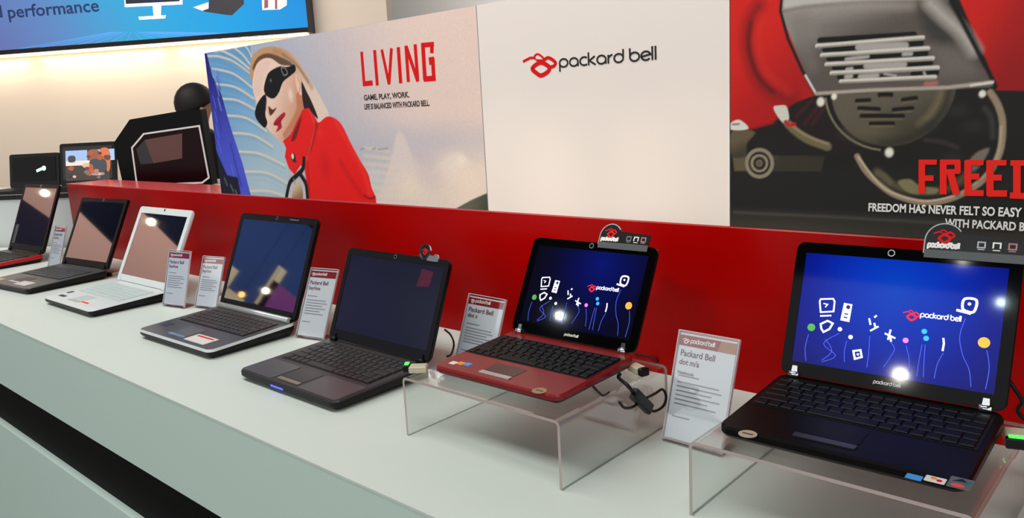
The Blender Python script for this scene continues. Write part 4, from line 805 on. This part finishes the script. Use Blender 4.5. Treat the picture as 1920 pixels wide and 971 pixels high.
b=MB(); b.stroke([(c[0]+.016*math.cos(k*PI/12),c[1]+.016*math.sin(k*PI/12)) for k in range(24)],.0028,.001,.0045,L,closed=True); obj('rim',b,M_chrome,t)
b=MB(); brand_logo(b,(c[0],c[1]+.001),.000045,.003,.0036,L,0,1.3); obj('plate_emblem',b,M_redink,t)
b=MB(); b.prism(rrect(c[0]+.010,c[1]-.018,c[0]+.046,c[1]-.006,.004,3),.001,.004,L); b.disc((c[0]+.038,c[1]-.008),.006,.001,.006,L); obj('clip',b,M_silver,t)

# ------------------------------------------------------------------ cables and alarm sensors
def cable(label,pts,r=.0022,m=M_black,cat='cable'):
    P=[V(p) for p in pts]; out=[]
    for i in range(len(P)-1):
        a,b1,c,d1=P[max(i-1,0)],P[i],P[i+1],P[min(i+2,len(P)-1)]
        for k in range(6):
            t=k/6; out.append(.5*((2*b1)+(c-a)*t+(2*a-5*b1+4*c-d1)*t*t+(3*b1-a-3*c+d1)*t**3))
    out.append(P[-1]); b=MB(); b.tube(out,r,seg=8); return tag(obj('cable',b,m),label,cat)
cable('thin black cable curving from the side of the matte black laptop',[hit((834,618),(0,-.16,0),(0,1,0)),hit((845,628),(0,-.17,0),(0,1,0)),hit((851,645),(0,-.19,0),(0,1,0)),onz((846,664),.012),onz((838,668),.003)],.0022)
def at(px,z): return onz(px,z)
cable('black cable running along the foot of the red ledge behind the wine red netbook',[at((1190,664),.03),at((1215,668),.03),at((1232,675),.028),at((1226,684),.01),at((1212,693),.0035)],.002)
cable('short bent black cable on the counter under the wine red netbook',[at((1110,722),.003),at((1130,741),.003),at((1142,735),.003)],.002)
zc=.0035
lock=thing('cable_lock','black inline cable box with loops of cord beside the middle acrylic riser','cable',hit((1203,750),(-.397,0,0),(1,0,0))); lo_=V(lock.location)
def tubel(parent,pts,r,name='cord'):
    out=[V((x,y,0)) for x,y in []]; P=[V(p)-lo_ for p in pts]; o2=[]
    for i in range(len(P)-1):
        a,b1,c,d1=P[max(i-1,0)],P[i],P[i+1],P[min(i+2,len(P)-1)]
        for k in range(6):
            t=k/6; o2.append(.5*((2*b1)+(c-a)*t+(2*a-5*b1+4*c-d1)*t*t+(3*b1-a-3*c+d1)*t**3))
    o2.append(P[-1]); b=MB(); b.tube(o2,r,seg=8); return obj(name,b,M_black,parent)
LX=-.397
def lx(px,dx=0): return hit(px,(LX+dx,0,0),(1,0,0))
tubel(lock,[at((1163,700),.118),at((1160,708),.112),lx((1176,722)),lx((1188,736)),lx((1196,745))],.0030)
tubel(lock,[lx((1160,752)),lx((1170,764)),lx((1184,764)),lx((1197,756))],.0022)
tubel(lock,[lx((1212,760)),lx((1225,771)),lx((1243,762)),lx((1249,744)),lx((1242,730)),lx((1228,738)),lx((1212,746))],.0022)
p0_=lx((1188,737))-lo_; p1_=lx((1218,767))-lo_; dd=(p1_-p0_); ll=dd.length; dd.normalize(); nn=V((1,0,0)).cross(dd)
b=MB(); b.box((0,-.009,-.007),(ll,.009,.007),0,lambda p:p0_+dd*p[0]+nn*p[1]+V((p[2],0,0)),bev=.003); obj('inline_box',b,M_black,lock)
def sensor(label,p,z,green,w=.02,l=.03,rz=0):
    t=thing('alarm_sensor',label,'sensor',(p.x,p.y,z),rz)
    b=MB(); b.box((-w/2,-l/2,0),(w/2,l/2,.012),0,None,.002); obj('housing',b,mat('putty_plastic',(196,186,160),.4),t)
    b=MB(); b.box((-w/2-.001,-l/2-.010,0),(w/2-.004,-l/2,.014),0,None,.002); obj('plug',b,M_black,t)
    if green: b=MB(); b.box((-w/2+.002,-l/2-.008,.014),(w/2-.006,-l/2-.001,.0155)); obj('indicator_light',b,M_green,t)
sensor('alarm sensor with green light at the left front corner of the middle riser',at((785,697),rh),rh+.0002,True,rz=-.9)
sensor('alarm sensor behind the right rear corner of the wine red netbook',at((1203,697),rh)+V((-.004,-.006,0)),rh+.0002,False,.018,.03,rz=1.2)
sensor('alarm sensor with green light at the right side of the black netbook',at((1905,828),rh),rh+.0002,True,.026,.034,rz=0.3)
sensor('pale alarm sensor on the counter behind the silver-rimmed laptop',at((408,552),0),0,False,.022,.04,rz=1.0)
sensor('small alarm sensor between the dark grey and the white laptop',at((216,515),0),0,False,.03,.04,rz=.2)
cable('black cable at the right edge of the picture behind the black netbook',[hit((1893,715),(0,-.15,0),(0,1,0)),hit((1903,730),(0,-.15,0),(0,1,0)),hit((1916,752),(0,-.14,0),(0,1,0)),hit((1926,790),(0,-.12,0),(0,1,0)),V((.21,-.11,.03)),V((.20,-.14,.003))],.003)

# ------------------------------------------------------------------ person behind the octagonal display
def skin_mesh(name,verts,edges,rads,m,parent,sub=2):
    me=bpy.data.meshes.new(name); me.from_pydata(verts,edges,[]); o=bpy.data.objects.new(name,me); COL.objects.link(o)
    sk=o.modifiers.new('skin','SKIN'); sk.use_smooth_shade=True
    for i,r in enumerate(rads):
        s=me.skin_vertices[0].data[i]; s.radius=(r if isinstance(r,tuple) else (r,r)); s.use_root=(i==0)
    o.modifiers.new('sub','SUBSURF').levels=sub; o.modifiers['sub'].render_levels=sub
    dg=bpy.context.evaluated_depsgraph_get(); dg.update(); m2=bpy.data.meshes.new_from_object(o.evaluated_get(dg)); bpy.data.objects.remove(o)
    m2.name=name; m2.materials.clear(); m2.materials.append(m)
    for p in m2.polygons: p.use_smooth=True
    o=bpy.data.objects.new(name,m2); COL.objects.link(o); 
    if parent: o.parent=parent
    return o
hp_=hit((369,199),N*3.02,N); pr=thing('person','person with short dark hair and black jacket standing behind the octagonal display','person',(hp_.x,hp_.y,-.92),math.atan2(U.y,U.x)+PI*.74)
hz_=hp_.z+.92; k=hz_/1.60
def sc_(L): return [(x*k,y*k,z*k) for x,y,z in L]
M_skin=mat('skin',(178,130,104),.6,.3); M_hair=mat('dark_hair',(20,16,14),.6,.3,noise=.3,nscale=90); M_jack=mat('black_jacket',(22,20,22),.8,.2,noise=.15,nscale=40); M_trs=mat('dark_trousers',(30,30,38),.85,.2); M_shoe=mat('black_shoes',(14,13,13),.4)
V_=[(0,0,.95),(0,.0,1.12),(0,.0,1.34),(0,.01,1.46),(0,.0,1.52),(0,-.01,1.60),(0,0.0,1.67),
    (.09,0,.90),(.10,-.01,.50),(.10,.01,.09),(.10,-.12,.04),(-.09,0,.90),(-.10,-.01,.50),(-.10,.01,.09),(-.10,-.12,.04),
    (.17,0,1.40),(.22,.01,1.13),(.23,-.06,.90),(.23,-.08,.83),(-.17,0,1.40),(-.22,.01,1.13),(-.23,-.06,.90),(-.23,-.08,.83)]
E2=[(0,1),(1,2),(2,3),(3,4),(4,5),(5,6),(0,7),(7,8),(8,9),(9,10),(0,11),(11,12),(12,13),(13,14),(2,15),(15,16),(16,17),(17,18),(2,19),(19,20),(20,21),(21,22)]
R_=[(.13,.10),(.12,.09),(.13,.10),.055,.052,(.085,.10),(.07,.085),.08,.055,.04,.035,.08,.055,.04,.035,.055,.045,.03,.035,.055,.045,.03,.035]
R_=[(a[0]*k,a[1]*k) if isinstance(a,tuple) else a*k for a in R_]
skin_mesh('body',sc_(V_),E2,R_,M_skin,pr)
jV=[V_[i] for i in (0,1,2,3,15,16,17,19,20,21)]; jE=[(0,1),(1,2),(2,3),(2,4),(4,5),(5,6),(2,7),(7,8),(8,9)]
skin_mesh('jacket',sc_(jV),jE,[(.155*k,.12*k),(.145*k,.11*k),(.155*k,.12*k),.07*k,.072*k,.06*k,.042*k,.072*k,.06*k,.042*k],M_jack,pr)
tV=[(0,0,.97)]+[V_[i] for i in (7,8,9,11,12,13)]; skin_mesh('trousers',sc_(tV),[(0,1),(1,2),(2,3),(0,4),(4,5),(5,6)],[(.14*k,.11*k)]+[r*k for r in (.095,.068,.052,.095,.068,.052)],M_trs,pr)
for s in (1,-1):
    b=MB(); b.loft([[(x+s*.10*k,y,z) for x,y in smooth_pts([(-.045,.06),(.045,.06),(.05,-.1),(.03,-.2),(-.03,-.2),(-.05,-.1)],True,3)] for z in (0,.025)]+[[(x*.8+s*.10*k,y*.8-.01,.075) for x,y in smooth_pts([(-.045,.06),(.045,.06),(.05,-.1),(.03,-.2),(-.03,-.2),(-.05,-.1)],True,3)]],0,None,True); obj('shoe',b,M_shoe,pr)
    for i,(dx,ln) in enumerate(((-.024,.07),(-.008,.08),(.008,.076),(.024,.062))):
        bx=(s*.23)*k; 
        skin_mesh('finger',[(bx,(-.085+dx)*k,.81*k),(bx,(-.092+dx)*k,(.81-ln*.55)*k),(bx-s*.012,(-.088+dx)*k,(.81-ln)*k)],[(0,1),(1,2)],[.0095,.0085,.007],M_skin,pr,1)
    skin_mesh('thumb',[((s*.225)*k,-.105*k,.845*k),((s*.215)*k,-.125*k,.80*k),((s*.215)*k,-.128*k,.775*k)],[(0,1),(1,2)],[.011,.010,.008],M_skin,pr,1)
# hair cap over crown and back of the head, face details
hb=MB(); cz=1.615*k; rings=[]
for j in range(0,9):
    a=j/8; ring=[]
    for q in range(20):
        th_=2*PI*q/20; back=.5+.5*math.sin(th_)     # +y is the back of the head
        ph=a*(1.35+1.05*back)
        ring.append((.101*k*math.sin(max(ph,.05))*math.cos(th_),.008+.118*k*math.sin(max(ph,.05))*math.sin(th_),cz+.122*k*math.cos(ph)))
    rings.append(ring)
hb.loft(rings,0,None,True,caps=(True,False)); o=obj('hair',hb,M_hair,pr); sd=o.modifiers.new('s','SOLIDIFY'); sd.thickness=.012
b=MB()
for s in (1,-1): b.ball((s*.032*k,-.092*k,1.605*k),.012*k)
obj('eyes',b,M_whiteink,pr)
b=MB(); b.loft([[(-.012*k,-.098*k,1.60*k),(.012*k,-.098*k,1.60*k),(0,-.098*k,1.62*k)],[(-.014*k,-.118*k,1.565*k),(.014*k,-.118*k,1.565*k),(0,-.122*k,1.572*k)],[(-.012*k,-.098*k,1.555*k),(.012*k,-.098*k,1.555*k),(0,-.098*k,1.558*k)]],0,None,True); obj('nose',b,M_skin,pr)
b=MB(); b.tube([(-.024*k,-.093*k,1.532*k),(0,-.101*k,1.530*k),(.024*k,-.093*k,1.532*k)],.005*k); obj('mouth',b,mat('lips',(150,80,76),.6),pr)
for s in (1,-1):
    b=MB(); b.ball((s*.088*k,.0,1.585*k),.028*k,sc=(.35,.6,1.1)); obj('ear',b,M_skin,pr)

# ------------------------------------------------------------------ lights
def area(loc,rot,sx,sy,power,col=(1,1,1)):
    l=bpy.data.lights.new('lamp','AREA'); l.shape='RECTANGLE'; l.size=sx; l.size_y=sy; l.energy=power; l.color=col
    o=bpy.data.objects.new('lamp',l); COL.objects.link(o); o.location=loc; o.rotation_euler=rot; return o
def look(loc,to):
    return (V(to)-V(loc)).to_track_quat('-Z','Y').to_euler()
area((-.9,-1.1,2.7),look((-.9,-1.1,2.7),(-.9,-.3,0)),3.2,.8,52,(1,1,.97))
area((-3.2,-1.1,2.7),look((-3.2,-1.1,2.7),(-3.0,-.3,0)),1.6,.8,26,(1,1,.97))
# warm spots added out of view to make the brand panel's lower glow
def spot(loc,to,power,size,col,blend=.8,rad=.05):
    l=bpy.data.lights.new('spot','SPOT'); l.energy=power; l.spot_size=math.radians(size); l.spot_blend=blend; l.color=col; l.shadow_soft_size=rad
    o=bpy.data.objects.new('spot',l); COL.objects.link(o); o.location=loc; o.rotation_euler=look(loc,to)
for sx_,sp_ in ((-1.22,50),(-.92,115),(-.70,90),(-.48,100)): spot((sx_-.1,-3.4,2.7),(sx_,0,.30),sp_,7.5,(1,.80,.58),1.0,.03)
# rear wall wash under the sign
for kx in (-2.6,-1.6,-.6):
    p=uw(Au+kx+.1,An+.052,A.z-.02); area(p,(0,0,math.atan2(U.y,U.x)),.9,.04,1.6,(1,.86,.62))
area(uw(Au-1.2,An-1.6,2.6),look(uw(Au-1.2,An-1.6,2.6),uw(Au-1.2,An,.6)),2.5,.6,45,(1,.93,.86))
area((-3.6,3.6,2.6),look((-3.6,3.6,2.6),(-4.2,5.2,1.5)),4,.6,110,(1,.98,.95))
area((-7.4,-2.4,2.9),look((-7.4,-2.4,2.9),(-9,-2.6,1.2)),2.5,.5,95,(1,.9,.84))  # added light that brightens the unseen tan partition for the reflections
area((-7.4,-5.2,2.9),look((-7.4,-5.2,2.9),(-9,-5.2,1.6)),2.5,.5,45,(.9,.95,1))
# ceiling spotlights: the small lamps that sparkle in the screens
def mirror_lamp(lp_,px,dist,r,e,col,label):
    o=V(lp_['t'].location); Rz=Matrix.Rotation(lp_['t'].rotation_euler[2],3,'Z'); O=o+Rz@lp_['hp']; n=Rz@lp_['sn']
    q=hit(px,O,n); d=ray(px); rr=d-2*d.dot(n)*n
    tmax=(3.2-q.z)/rr.z if rr.z>0 else 99
    p=q+rr*min(dist,tmax)
    t=thing('ceiling_spotlight',label,'lamp',p,0,'spotlights in front of the booth')
    b=MB(); b.ball((0,0,0),r); obj('bulb',b,mat('bulb_%d_%d'%(col[2],e),col,.5,emit=e),t)
    b=MB(); b.tube([(0,0,r*.6),(0,0,max(.05,3.3-p.z))],.0015); obj('rod',b,M_black,t)
    rr_=rr
mirror_lamp(A_,(1688,703),5,.045,220,(255,250,240),'round white spotlight hanging above the aisle')
mirror_lamp(A_,(1805,488),6,.022,220,(255,250,240),'small white spotlight hanging above the aisle')
mirror_lamp(A_,(1877,567),5,.024,220,(220,245,255),'cool white spotlight hanging above the aisle')
mirror_lamp(B_,(1050,592),5,.034,180,(240,252,255),'white spotlight hanging left of the aisle')
mirror_lamp(D_,(498,545),5,.026,24,(255,240,200),'bright spotlight farther down the aisle')
mirror_lamp(D_,(453,552),5,.026,8,(255,170,90),'warm spotlight farther down the aisle')
mirror_lamp(E_l,(283,416),5,.034,24,(255,235,190),'bright spotlight near the end of the hall')
mirror_lamp(G_l,(84,362),5,.034,24,(255,245,220),'far spotlight near the hall corner')
w=bpy.data.worlds.new('world'); SC.world=w; w.use_nodes=True; bg=w.node_tree.nodes['Background']; bg.inputs[0].default_value=(.86,.87,.84,1); bg.inputs[1].default_value=1.35
SC.view_settings.view_transform='Standard'; SC.view_settings.look='None'; SC.view_settings.exposure=0; SC.view_settings.gamma=1; SC.view_settings.use_curve_mapping=False
SC.cycles.transparent_max_bounces=16
